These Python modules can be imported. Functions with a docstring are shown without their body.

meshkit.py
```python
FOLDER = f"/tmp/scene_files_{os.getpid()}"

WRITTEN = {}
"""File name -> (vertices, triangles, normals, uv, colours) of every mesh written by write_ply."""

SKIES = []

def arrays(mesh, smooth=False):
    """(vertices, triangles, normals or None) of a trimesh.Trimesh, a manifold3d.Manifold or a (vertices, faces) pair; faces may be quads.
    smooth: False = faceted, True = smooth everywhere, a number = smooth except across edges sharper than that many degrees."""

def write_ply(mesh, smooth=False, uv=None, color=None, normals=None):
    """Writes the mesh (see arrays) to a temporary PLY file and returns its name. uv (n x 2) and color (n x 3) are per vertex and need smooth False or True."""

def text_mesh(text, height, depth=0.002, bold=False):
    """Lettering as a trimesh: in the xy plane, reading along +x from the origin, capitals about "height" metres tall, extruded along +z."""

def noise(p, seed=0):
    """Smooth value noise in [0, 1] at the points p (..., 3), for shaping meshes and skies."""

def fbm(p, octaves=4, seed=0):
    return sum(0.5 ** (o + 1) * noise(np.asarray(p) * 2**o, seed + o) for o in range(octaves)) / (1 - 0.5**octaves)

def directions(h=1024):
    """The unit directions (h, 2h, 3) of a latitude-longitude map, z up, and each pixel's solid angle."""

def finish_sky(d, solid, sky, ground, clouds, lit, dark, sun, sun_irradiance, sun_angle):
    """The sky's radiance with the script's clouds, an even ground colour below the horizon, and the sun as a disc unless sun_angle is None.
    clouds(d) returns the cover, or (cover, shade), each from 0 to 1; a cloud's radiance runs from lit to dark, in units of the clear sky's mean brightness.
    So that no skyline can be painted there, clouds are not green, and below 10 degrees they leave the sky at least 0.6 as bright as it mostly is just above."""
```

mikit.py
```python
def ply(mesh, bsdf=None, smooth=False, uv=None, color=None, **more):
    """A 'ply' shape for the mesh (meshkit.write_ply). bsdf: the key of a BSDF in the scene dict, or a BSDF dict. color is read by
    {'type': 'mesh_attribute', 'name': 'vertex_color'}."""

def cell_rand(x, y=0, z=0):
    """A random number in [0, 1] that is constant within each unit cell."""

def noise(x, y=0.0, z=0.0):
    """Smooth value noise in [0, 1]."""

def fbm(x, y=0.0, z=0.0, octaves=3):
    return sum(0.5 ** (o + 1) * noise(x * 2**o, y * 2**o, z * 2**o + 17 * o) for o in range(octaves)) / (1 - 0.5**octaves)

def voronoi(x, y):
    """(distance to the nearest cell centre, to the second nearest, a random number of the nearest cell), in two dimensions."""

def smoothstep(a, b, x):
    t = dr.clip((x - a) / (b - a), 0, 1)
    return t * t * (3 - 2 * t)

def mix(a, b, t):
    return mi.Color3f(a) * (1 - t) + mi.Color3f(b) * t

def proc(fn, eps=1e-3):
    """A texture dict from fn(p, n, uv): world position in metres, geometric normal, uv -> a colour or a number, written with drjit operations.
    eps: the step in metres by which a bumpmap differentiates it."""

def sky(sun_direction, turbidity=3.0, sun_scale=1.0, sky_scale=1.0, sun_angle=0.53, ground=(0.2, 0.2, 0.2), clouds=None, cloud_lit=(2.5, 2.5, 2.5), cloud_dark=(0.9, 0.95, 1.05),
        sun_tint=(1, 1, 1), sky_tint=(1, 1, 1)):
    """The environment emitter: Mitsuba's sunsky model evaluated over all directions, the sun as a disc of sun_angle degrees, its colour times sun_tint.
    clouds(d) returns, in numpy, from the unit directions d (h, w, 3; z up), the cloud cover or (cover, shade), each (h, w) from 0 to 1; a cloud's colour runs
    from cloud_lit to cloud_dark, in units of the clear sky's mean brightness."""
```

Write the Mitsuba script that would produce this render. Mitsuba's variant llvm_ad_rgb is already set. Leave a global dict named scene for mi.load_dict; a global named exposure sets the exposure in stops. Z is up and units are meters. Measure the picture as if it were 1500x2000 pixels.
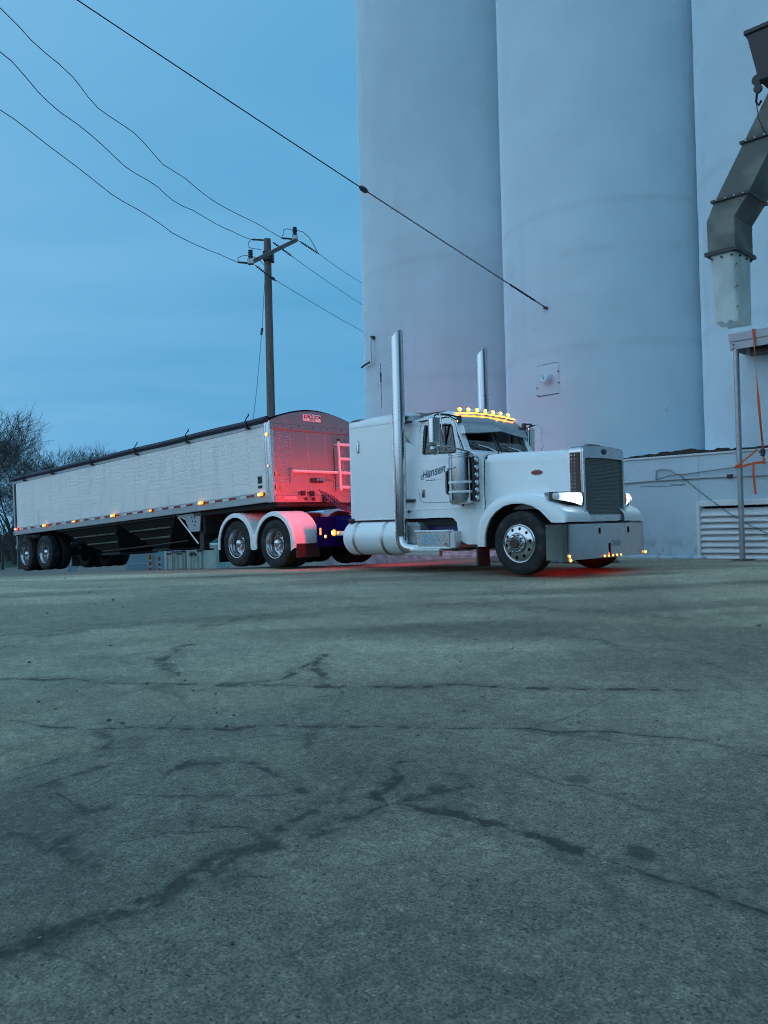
import math, random
import numpy as np, trimesh, mitsuba as mi, mikit, meshkit
import drjit as dr
import manifold3d as m3
from shapely.geometry import Polygon, box as sbox, Point
from shapely import affinity

random.seed(7)
rng = np.random.default_rng(7)
scene, labels = {}, {}

# ------------------------------------------------------------------ camera, sky, exposure
FOC = 1650.0                                   # focal length in pixels of the 1500 px wide photograph
_up = np.array([-.025, -1, 26 / 1650.0]); _up /= np.linalg.norm(_up)      # world up seen by the camera (x right, y down, z forward)
_fw = np.array([0, 0, 1.0]) - _up[2] * _up; _fw /= np.linalg.norm(_fw)
_rt = np.cross(_fw, _up); _rt *= np.sign(_rt[0])
ROT = np.array([_rt, _fw, _up])
CAM = np.array([0, 0, .82])
_t = CAM + ROT @ np.array([0, 0, 1.0]); _u = ROT @ np.array([0, -1.0, 0])
T = mi.ScalarTransform4f
scene['camera'] = {'type': 'perspective', 'fov': math.degrees(2 * math.atan(750 / FOC)), 'fov_axis': 'x', 'near_clip': .05, 'far_clip': 3000,
                   'to_world': T().look_at(origin=CAM.tolist(), target=_t.tolist(), up=_u.tolist())}
exposure = 0.0
SUN = np.array([-.90 * math.cos(math.radians(3)), -.436 * math.cos(math.radians(3)), math.sin(math.radians(3))])
SKY_SCALE = 20.0
SKY_MEAN = .0216 * SKY_SCALE                    # mean brightness of the clear twilight sky model


def dusk_clouds(d):
    """A closed deck at dusk: lit by the afterglow on the side where the sun went down, blue on the other."""
    c = d @ SUN
    glow = ((1 + c) / 2) ** 3.4
    p = d / np.maximum(d[..., 2:3], .12)
    streak = meshkit.fbm(p * np.array([.9, 1.6, 1.0]) + 5.0, 4, 3)
    shade = np.clip(1 - glow + .09 * (streak - .52) * (1 - .5 * glow), 0, 1)
    rift = .05 * np.clip((c - .80) / .2, 0, 1) * np.clip(1 - d[..., 2] / .16, 0, 1)      # the deck lifts a little over the horizon where the sun set
    return 1 - rift, shade


AZURE, GLOW = np.array([.094, .325, .560]), np.array([.66, 1.02, 1.36])
scene['sky'] = mikit.sky(SUN, turbidity=3, sun_scale=0.0, sky_scale=SKY_SCALE, clouds=dusk_clouds, ground=(.14, .16, .14),
                         cloud_lit=tuple(GLOW / SKY_MEAN), cloud_dark=tuple(AZURE / SKY_MEAN))

# ------------------------------------------------------------------ helpers


def ray(px, py):
    return ROT @ np.array([(px - 750) / FOC, (py - 1000) / FOC, 1.0])


def at_depth(px, py, y):
    d = ray(px, py)
    return CAM + d * (y / d[1])


class Frame:
    """A thing's own axes: u forward, v out towards the photograph's side, w up."""

    def __init__(s, o, phi, pitch=0.0):
        p, q = math.radians(phi), math.radians(pitch)
        h = np.array([math.cos(p), -math.sin(p), 0])
        s.o, s.v = np.array(o, float), np.array([-math.sin(p), -math.cos(p), 0])
        s.u = h * math.cos(q) + np.array([0, 0, math.sin(q)])
        w = np.cross(s.v, s.u); s.w = w * np.sign(w[2])
        s.m = np.stack([s.u, s.v, s.w])
        s.flip = np.linalg.det(s.m) < 0

    def W(s, u, v, w):
        return s.o + u * s.u + v * s.v + w * s.w


WORLD = None
TR = Frame([2.88632612, 13.83450303, 0], 44.5)             # tractor: origin under the front axle
TL = Frame(TR.W(-5.91, 1.27, 1.362), 43.4, 2.64)           # trailer: origin at the lower front corner
EL = Frame([.7009 * 16.4, .7133 * 16.4, 0], 44.5)          # elevator: v=0 is the face of its base wall


def as_tm(m):
    if hasattr(m, 'to_mesh'):
        q = m.to_mesh()
        return trimesh.Trimesh(np.array(q.vert_properties[:, :3], float), np.array(q.tri_verts), process=False)
    return m


def cat(ms):
    return trimesh.util.concatenate([as_tm(m) for m in ms])


def put(mesh, fr):
    mesh = as_tm(mesh)
    v, f = np.array(mesh.vertices), np.array(mesh.faces)
    if fr is not None:
        v = fr.o + v @ fr.m
        if fr.flip:
            f = f[:, ::-1]
    return trimesh.Trimesh(v, f, process=False)


def uniq(key):
    if key not in scene and key not in labels:
        return key
    n = 1
    while f'{key}_{n:03d}' in scene or f'{key}_{n:03d}' in labels:
        n += 1
    return f'{key}_{n:03d}'


def thing(name, label, cat_, group=None):
    k = uniq(name)
    labels[k] = {'label': label, 'category': cat_}
    if group:
        labels[k]['group'] = group
    return k


HOLD = set()


def holder(parent, name):
    """The key of a part that has no mesh of its own, only sub-parts."""
    k, n = f'{parent}__{name}', 0
    key = k
    while key in HOLD or key in scene:
        n += 1
        key = f'{k}_{n:03d}'
    HOLD.add(key)
    return key


def part(parent, name, mesh, mat, fr=WORLD, smooth=30, label=None, emit=None, weight=.15, **kw):
    k = uniq(f'{parent}__{name}') if parent else uniq(name)
    m = put(mesh, fr)
    if emit is not None:
        if m.volume < 0:
            m.invert()
        kw['emitter'] = {'type': 'area', 'radiance': {'type': 'rgb', 'value': list(emit)}, 'sampling_weight': weight}
    scene[k] = mikit.ply(m, mat, smooth=smooth, **kw)
    if label:
        labels[k] = {'label': label}
    return k


def struct(name, mesh, mat, smooth=30):
    k = part(None, name, mesh, mat, smooth=smooth)
    labels[k] = {'kind': 'structure', 'label': name.replace('_', ' ')}
    return k


def B(u0, u1, v0, v1, w0, w1, c=0.0):
    """A box, its edges chamfered by c."""
    lo, hi = np.array([min(u0, u1), min(v0, v1), min(w0, w1)]), np.array([max(u0, u1), max(v0, v1), max(w0, w1)])
    if c <= 0:
        b = trimesh.creation.box(extents=hi - lo); b.apply_translation((lo + hi) / 2)
        return b
    pts = []
    for i in (0, 1):
        for j in (0, 1):
            for k in (0, 1):
                p = np.array([(lo, hi)[i][0], (lo, hi)[j][1], (lo, hi)[k][2]])
                s = np.array([1 - 2 * i, 1 - 2 * j, 1 - 2 * k]) * c
                for a in range(3):
                    q = p + s; q[a] = p[a]; pts.append(q)
    return trimesh.convex.convex_hull(np.array(pts))


def hull(pts):
    return trimesh.convex.convex_hull(np.array(pts, float))


def rbox(u0, u1, v0, v1, w0, w1, r, n=8):
    """A box with round edges."""
    s = trimesh.creation.icosphere(subdivisions=1 if n < 10 else 2, radius=r).vertices
    pts = [s + np.array([a, b, c]) for a in (u0 + r, u1 - r) for b in (v0 + r, v1 - r) for c in (w0 + r, w1 - r)]
    return hull(np.vstack(pts))


def basis(d):
    d = np.asarray(d, float); d = d / np.linalg.norm(d)
    a = np.cross(d, [0, 0, 1.0] if abs(d[2]) < .9 else [1.0, 0, 0]); a /= np.linalg.norm(a)
    return a, np.cross(d, a), d


def cyl(p0, p1, r0, r1=None, n=20):
    r1 = r0 if r1 is None else r1
    p0, p1 = np.array(p0, float), np.array(p1, float)
    a, b, _ = basis(p1 - p0)
    t = np.arange(n) * 2 * np.pi / n
    ring = np.cos(t)[:, None] * a + np.sin(t)[:, None] * b
    v = np.vstack([p0 + ring * r0, p1 + ring * r1, [p0], [p1]])
    i = np.arange(n); j = (i + 1) % n
    f = np.vstack([np.stack([i, j, j + n], 1), np.stack([i, j + n, i + n], 1), np.stack([j, i, i * 0 + 2 * n], 1), np.stack([i + n, j + n, i * 0 + 2 * n + 1], 1)])
    return trimesh.Trimesh(v, f, process=False)


def tube(pts, r, n=8, closed=False):
    """A round tube along points; r a number or one per point."""
    p = np.array(pts, float); k = len(p)
    r = np.broadcast_to(r, (k,))
    t = np.gradient(p, axis=0)
    t /= np.linalg.norm(t, axis=1, keepdims=True) + 1e-12
    a, _, _ = basis(t[0])
    rows = []
    ang = np.arange(n) * 2 * np.pi / n
    for i in range(k):
        a = a - t[i] * (a @ t[i]); a /= np.linalg.norm(a)
        b = np.cross(t[i], a)
        rows.append(p[i] + r[i] * (np.cos(ang)[:, None] * a + np.sin(ang)[:, None] * b))
    v = np.vstack(rows + [[p[0]], [p[-1]]])
    f = []
    i = np.arange(n); j = (i + 1) % n
    for q in range(k - 1):
        f += [np.stack([q * n + i, q * n + j, (q + 1) * n + j], 1), np.stack([q * n + i, (q + 1) * n + j, (q + 1) * n + i], 1)]
    f += [np.stack([j, i, i * 0 + k * n], 1), np.stack([(k - 1) * n + i, (k - 1) * n + j, i * 0 + k * n + 1], 1)]
    return trimesh.Trimesh(v, np.vstack(f), process=False)


def loft(curves, wrap=False):
    """A sheet through curves of equal length."""
    c = np.array(curves, float); a, b = c.shape[:2]
    idx = np.arange(a * b).reshape(a, b)
    if wrap:
        idx = np.hstack([idx, idx[:, :1]])
    q = np.stack([idx[:-1, :-1], idx[:-1, 1:], idx[1:, 1:], idx[1:, :-1]], -1).reshape(-1, 4)
    return trimesh.Trimesh(c.reshape(-1, 3), np.vstack([q[:, [0, 1, 2]], q[:, [0, 2, 3]]]), process=False)


def lathe(profile, centre, axis='v', n=48, wob=None):
    """profile: (radius, offset along the axis) pairs; turned round the axis through centre."""
    pr = np.array(profile, float)
    t = np.arange(n) * 2 * np.pi / n
    rows = []
    for k, (r, h) in enumerate(pr):
        rr = r if wob is None else r + wob(k, t)
        x, y, z = rr * np.cos(t), rr * np.sin(t), np.full(n, h)
        p = {'v': np.stack([x, z, y], 1), 'u': np.stack([z, x, y], 1), 'w': np.stack([x, y, z], 1)}[axis]
        rows.append(p + np.array(centre))
    return loft(rows, wrap=True)


def mani(mesh):
    mesh = as_tm(mesh)
    m = m3.Manifold(m3.Mesh(np.asarray(mesh.vertices, np.float32), np.asarray(mesh.faces, np.uint32)))
    return m


def ext(poly, axis, a0, a1):
    """Extrudes a shapely polygon: axis 'v' takes (u,w), 'u' takes (v,w), 'w' takes (u,v)."""
    rings = [np.array(poly.exterior.coords)[:-1]] + [np.array(r.coords)[:-1] for r in poly.interiors]
    cs = m3.CrossSection([r.tolist() for r in rings], m3.FillRule.EvenOdd)
    m = m3.Manifold.extrude(cs, a1 - a0)
    mat = {'v': [[1, 0, 0, 0], [0, 0, 1, a0], [0, 1, 0, 0]], 'u': [[0, 0, 1, a0], [1, 0, 0, 0], [0, 1, 0, 0]], 'w': [[1, 0, 0, 0], [0, 1, 0, 0], [0, 0, 1, a0]]}[axis]
    return m.transform(np.array(mat, float))


def rnd(pts, r, seg=6):
    """A polygon with rounded corners."""
    p = Polygon(pts) if not isinstance(pts, Polygon) else pts
    return p.buffer(-r).buffer(r, quad_segs=seg).buffer(r, quad_segs=seg).buffer(-r)


def dome(c, r, h, axis, n=16, k=5):
    """A half ellipsoid cap standing on its flat back."""
    a = np.linspace(0, np.pi / 2, k + 1)
    pr = [(0.0001, 0)] + [(r * math.cos(x), h * math.sin(x)) for x in a[:-1]] + [(.0001, h)]
    return lathe(pr, c, axis, n)


def text(s, height, at, right, up_, depth=.004, bold=False, shear=0.0):
    """Lettering in a plane given by two local directions, raised along their cross product towards the reader."""
    m = meshkit.text_mesh(s, height, depth, bold)
    v = np.array(m.vertices)
    v[:, 0] += shear * v[:, 1]
    r, u = np.array(right, float), np.array(up_, float)
    return v, m.faces, r, u, np.array(at, float)


def text_put(s, height, at, right, up_, out, depth=.004, bold=False, shear=0.0, squeeze=1.0):
    m = meshkit.text_mesh(s, height, depth, bold)
    v = np.array(m.vertices); v[:, 0] += shear * v[:, 1]; v[:, 0] *= squeeze
    p = np.array(at, float) + v[:, :1] * np.array(right, float) + v[:, 1:2] * np.array(up_, float) + v[:, 2:] * np.array(out, float)
    return trimesh.Trimesh(p, m.faces, process=False)


# ------------------------------------------------------------------ materials


def mat(name, d, two=True):
    scene[name] = {'type': 'twosided', 'bsdf': d} if two else d
    return name


def rgb(*c):
    return {'type': 'rgb', 'value': list(c)}


def pr(name, c, rough=.5, two=True, **k):
    return mat(name, {'type': 'principled', 'base_color': c if isinstance(c, dict) else rgb(*c), 'roughness': rough, **k}, two)


N, FB, SS, MIX = mikit.noise, mikit.fbm, mikit.smoothstep, mikit.mix


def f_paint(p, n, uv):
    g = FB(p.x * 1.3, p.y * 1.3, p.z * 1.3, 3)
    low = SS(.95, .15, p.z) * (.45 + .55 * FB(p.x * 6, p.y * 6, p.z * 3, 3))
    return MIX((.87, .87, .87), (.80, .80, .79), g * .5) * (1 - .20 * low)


pr('white_paint', mikit.proc(f_paint), .22, clearcoat=1.0, clearcoat_gloss=.96, specular=.5)
pr('white_plain', (.78, .78, .78), .35, clearcoat=.4)
pr('navy_paint', (.006, .008, .075), .35, clearcoat=.25, clearcoat_gloss=.9)
pr('navy_frame', (.0008, .006, .10), .6, specular=.04)
pr('black_plastic', (.016, .016, .018), .55)
pr('black_metal', (.022, .022, .024), .45)
pr('under_black', (.014, .014, .015), .8)


def f_rub(p, n, uv):
    return MIX((.017, .017, .018), (.045, .043, .040), SS(.45, .8, FB(p.x * 9, p.y * 9, p.z * 9, 3)))


pr('rubber', mikit.proc(f_rub), .75, specular=.35)
mat('chrome', {'type': 'roughconductor', 'material': 'Al', 'alpha': .035, 'specular_reflectance': rgb(.64, .64, .65)})
mat('polished', {'type': 'roughconductor', 'material': 'Al', 'alpha': .10, 'specular_reflectance': rgb(.78, .78, .80)})
mat('satin_metal', {'type': 'roughconductor', 'material': 'Al', 'alpha': .28, 'specular_reflectance': rgb(.62, .62, .62)})


def f_galv(p, n, uv):
    return MIX((.30, .31, .32), (.48, .49, .50), FB(p.x * 14, p.y * 14, p.z * 9, 3))


pr('galvanised', mikit.proc(f_galv), .42, metallic=.65)


def f_dust(p, n, uv):
    g = FB(p.x * 3.1, p.y * 3.1, p.z * 3.1, 4)
    return MIX((.105, .11, .10), (.20, .195, .17), SS(.35, .7, g))


pr('dusty_steel', mikit.proc(f_dust), .6, metallic=.15)
mat('clear_glass', {'type': 'thindielectric', 'specular_transmittance': rgb(.30, .34, .34)}, two=False)
mat('side_glass', {'type': 'thindielectric', 'specular_transmittance': rgb(.14, .16, .16)}, two=False)
pr('cab_inside', (.025, .025, .027), .8)
pr('seat_cloth', (.04, .038, .036), .9)


def f_alum(p, n, uv):
    s = FB(p.x * 2.2, p.y * 2.2, p.z * 1.1, 4)
    return MIX((.15, .15, .155), (.22, .22, .225), s)


mat('front_sheet', {'type': 'blendbsdf', 'weight': .62,
                    'a': {'type': 'principled', 'base_color': mikit.proc(f_alum), 'roughness': .45, 'metallic': .3},
                    'b': {'type': 'roughconductor', 'material': 'Al', 'alpha': .30, 'specular_reflectance': rgb(.45, .45, .45)}})


def f_side(p, n, uv):
    g = FB(p.x * .9, p.y * .9, p.z * 1.7, 3)
    s = SS(.55, .85, FB(p.x * 5.0, p.y * 5.0, p.z * .9, 4))
    return MIX((.84, .78, .745), (.73, .68, .65), g * .55) * (1 - .16 * s)


pr('trailer_white', mikit.proc(f_side), .38, clearcoat=.35, clearcoat_gloss=.8)
pr('trailer_seam', (.36, .35, .35), .5)
pr('rail_metal', (.42, .44, .46), .42, metallic=.5)
pr('tarp_navy', (.018, .022, .045), .6, clearcoat=.2)
pr('tape_red', (.30, .018, .02), .4)
pr('tape_white', (.62, .62, .62), .4)
pr('sign_white', (.8, .8, .8), .4)
pr('sign_red', (.55, .03, .03), .4)
pr('sign_black', (.02, .02, .025), .5)
pr('ink_navy', (.02, .06, .12), .4)
pr('ink_blue', (.10, .42, .62), .4)
pr('badge_red', (.20, .02, .015), .25, clearcoat=1.0)
pr('badge_dark', (.02, .02, .03), .25, clearcoat=1.0)
pr('dark_mesh', (.22, .23, .23), .5, metallic=.2)
pr('brown_plate', (.075, .05, .042), .4, metallic=.5)
pr('lamp_amber', (.75, .26, .02), .25, clearcoat=1.0)
pr('lamp_red', (.6, .03, .02), .25, clearcoat=1.0)
pr('lamp_clear', (.8, .8, .8), .2, clearcoat=1.0)
pr('orange_strap', (.62, .10, .03), .7)
pr('hose_blue', (.03, .035, .10), .5)


def f_conc(p, n, uv):
    """Painted slip-formed concrete: weathered patches, faint lift lines, runs and pinholes."""
    a = FB(p.x * .35, p.y * .35, p.z * .22, 4)
    lift = SS(.86, 1.0, N(p.z * 1.9, FB(p.x * .8, p.y * .8, p.z * .3, 2) * 1.6, 3.0))
    run = SS(.52, .80, FB(p.x * 2.3, p.y * 2.3, p.z * .16, 4))
    speck = SS(.72, .86, N(p.x * 21, p.y * 21, p.z * 21)) * SS(.45, .75, N(p.x * 3, p.y * 3, p.z * 3))
    base = MIX((.545, .66, .72), (.505, .62, .68), SS(.3, .7, a))
    blot = SS(.35, .65, FB(p.x * 1.1, p.y * 1.1, p.z * .9, 5))
    base = base * (.97 + .05 * blot)
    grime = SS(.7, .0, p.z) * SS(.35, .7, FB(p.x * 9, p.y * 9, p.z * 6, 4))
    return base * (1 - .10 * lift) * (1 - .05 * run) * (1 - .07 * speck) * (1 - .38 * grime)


def f_conc_h(p, n, uv):
    return .006 * FB(p.x * 7, p.y * 7, p.z * 7, 4) + .012 * N(p.x * 1.1, p.y * 1.1, p.z * 3.0)


mat('silo_paint', {'type': 'bumpmap', 'tex': mikit.proc(f_conc_h, eps=.012), 'scale': 1.0, 'bsdf': {'type': 'principled', 'base_color': mikit.proc(f_conc), 'roughness': .85, 'specular': .25}})
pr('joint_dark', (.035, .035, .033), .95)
pr('white_patch', (.62, .62, .63), .8)


def f_wood(p, n, uv):
    g = FB(p.x * 16, p.y * 16, p.z * 1.2, 4)
    return MIX((.10, .085, .075), (.20, .175, .155), g)


pr('pole_wood', mikit.proc(f_wood), .9)
pr('insulator', (.03, .03, .04), .35)
pr('wire', (.012, .012, .014), .6)


def f_bark(p, n, uv):
    return MIX((.035, .032, .032), (.075, .068, .062), FB(p.x * 3, p.y * 3, p.z * 1.3, 3))


pr('bark', mikit.proc(f_bark), .95)


def f_cont(p, n, uv):
    return MIX((.44, .50, .43), (.30, .35, .31), SS(.35, .75, FB(p.x * 1.7, p.y * 1.7, p.z * 1.3, 4)))


pr('container_paint', mikit.proc(f_cont), .6)
pr('container_shade', (.15, .20, .18), .6)  # container paint drawn darker for the side in shade
pr('tank_blue', (.20, .33, .38), .4, clearcoat=.3)
pr('marker_orange', (.75, .12, .02), .5)
pr('marker_white', (.75, .75, .75), .4)
pr('sign_blue', (.02, .06, .38), .4)


def f_sock(p, n, uv):
    g = FB(p.x * 5, p.y * 5, p.z * 2.2, 4)
    return MIX((.86, .90, .87), (.64, .70, .67), SS(.3, .75, g))


mat('sock_cloth', {'type': 'principledthin', 'base_color': mikit.proc(f_sock), 'roughness': .6, 'diff_trans': .8, 'spec_trans': 0.0}, two=False)
pr('beam_grey', (.42, .40, .42), .55)


# ------------------------------------------------------------------ the ground


def softplus(x, k):
    return k * np.logaddexp(0, np.asarray(x, float) / k)


def ground_z(x, y):
    x, y = np.asarray(x, float), np.asarray(y, float)
    z = -.05 * softplus(12.3 - y, 1.2)
    side = 1 - np.clip((x + 1.5) / 5.5, 0, 1); side = side * side * (3 - 2 * side)
    fall = .055 * softplus(y - 18.3, 1.0)
    fall = 2.6 * np.tanh(fall / 2.6)
    return z - fall * side


def on_ground(px, py):
    d = ray(px, py)
    t = np.linspace(.5, 60, 6000)
    p = CAM + d * t[:, None]
    i = np.argmax(p[:, 2] < ground_z(p[:, 0], p[:, 1]))
    return p[i]


# cracks, joints and tyre-dirt streaks in the paving: (half width in metres, strength, points in metres on the ground)
STREAKS = [
    (0.045, 0.62, [(-3.0, 6.55), (-2.65, 6.47), (-2.26, 6.35), (-1.65, 6.22), (-1.19, 6.19), (-0.79, 6.31), (-0.63, 6.64), (-0.52, 7.08)]),
    (0.05, 0.75, [(-1.8, 6.24), (-1.33, 6.16), (-0.58, 6.05), (-0.03, 5.98), (0.51, 5.94), (1.06, 5.85), (2.01, 5.64)]),
    (0.03, 0.72, [(-2.46, 5.36), (-2.11, 5.22), (-1.84, 5.15), (-1.33, 5.1), (-0.73, 5.06), (-0.03, 4.99), (0.71, 4.89), (1.27, 4.79), (1.59, 4.63), (1.82, 4.44), (1.96, 4.4)]),
    (0.11, 0.55, [(-1.78, 7.73), (-1.86, 7.39), (-1.9, 6.88), (-1.72, 6.64), (-1.58, 6.31)]),
    (0.05, 0.6, [(-0.56, 6.76), (-0.51, 6.44), (-0.47, 6.11)]),
    (0.05, 0.45, [(-1.96, 4.27), (-1.84, 4.45), (-1.72, 4.63)]),
    (0.06, 0.5, [(-1.82, 3.95), (-1.75, 4.08), (-1.68, 4.19), (-1.55, 4.31), (-1.41, 4.48)]),
    (0.06, 0.5, [(-1.68, 4.19), (-1.51, 3.99), (-1.38, 3.83), (-1.28, 3.87)]),
    (0.07, 0.6, [(-1.08, 4.29), (-1.02, 4.43), (-0.84, 4.44), (-0.67, 4.43), (-0.57, 4.28), (-0.47, 4.12), (-0.4, 3.96)]),
    (0.04, 0.45, [(-1.28, 4.04), (-1.07, 4.03), (-0.81, 3.98), (-0.54, 3.91)]),
    (0.1, 0.62, [(-1.27, 2.6), (-1.09, 2.82), (-0.88, 2.98), (-0.73, 3.13), (-0.57, 3.27), (-0.44, 3.37), (-0.29, 3.46), (-0.14, 3.62), (0.06, 3.79), (0.22, 3.88), (0.37, 3.96)]),
    (0.055, 0.8, [(0.06, 3.79), (0.19, 3.73), (0.39, 3.55), (0.56, 3.39), (0.71, 3.26)]),
    (0.035, 0.7, [(0.71, 3.26), (0.88, 3.14), (1.02, 3.01), (1.14, 2.9), (1.23, 2.81), (1.36, 2.72)]),
    (0.09, 0.6, [(-0.44, 3.4), (-0.36, 3.62), (-0.25, 3.81)]),
    (0.05, 0.5, [(-0.45, 4.92), (-0.43, 4.77), (-0.38, 4.56)]),
    (0.06, 0.62, [(0.03, 4.36), (-0.0, 4.13), (-0.04, 3.89), (0.06, 3.76)]),
    (0.12, 0.5, [(-1.65, 3.58), (-1.52, 3.58), (-1.34, 3.5), (-1.14, 3.21)]),
    (0.06, 0.5, [(-0.83, 3.68), (-0.73, 3.59), (-0.57, 3.54), (-0.45, 3.4)]),
    (0.12, 0.4, [(1.53, 7.79), (1.85, 7.57), (1.9, 6.92)]),
    (0.05, 0.5, [(2.37, 6.61), (2.46, 6.34)]),
    (0.1, 0.4, [(-3.59, 7.85), (-3.47, 8.49), (-2.98, 8.88)]),
    (0.1, 0.35, [(-3.94, 8.62), (-3.37, 8.78), (-2.68, 8.93)]),
    (0.08, 0.4, [(-2.59, 7.29), (-2.25, 7.33), (-2.12, 7.36)]),
    (0.25, 0.35, [(-1.91, 8.88), (-0.92, 9.82), (0.87, 9.92), (2.85, 8.64)]),
    (0.06, 0.5, [(-1.72, 5.08), (-1.56, 4.87), (-1.54, 4.63)]),
]
SPOTS = [(0.94, 3.29, 0.06, 0.08, 0.75), (0.89, 4.05, 0.05, 0.05, 0.5), (0.81, 3.13, 0.04, 0.04, 0.4), (-1.47, 4.76, 0.18, 0.23, 0.35)]


def seg_cover(x, y, wob):
    """How dark the streaks make the ground here."""
    cover = mi.Float(0)
    for hw, strength, pts in STREAKS:
        d2 = mi.Float(1e6)
        for (ax, ay), (bx, by) in zip(pts[:-1], pts[1:]):
            ex, ey = bx - ax, by - ay
            L = ex * ex + ey * ey
            t = dr.clip(((x - ax) * ex + (y - ay) * ey) / L, 0, 1)
            d2 = dr.minimum(d2, dr.square(x - ax - t * ex) + dr.square(y - ay - t * ey))
        r = dr.sqrt(d2) / hw
        cover = dr.maximum(cover, strength * dr.maximum(1.15 * SS(1.0, .1, r / wob), .42 * SS(3.2, .2, r / (.5 + .5 * wob))))
    return cover


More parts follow.
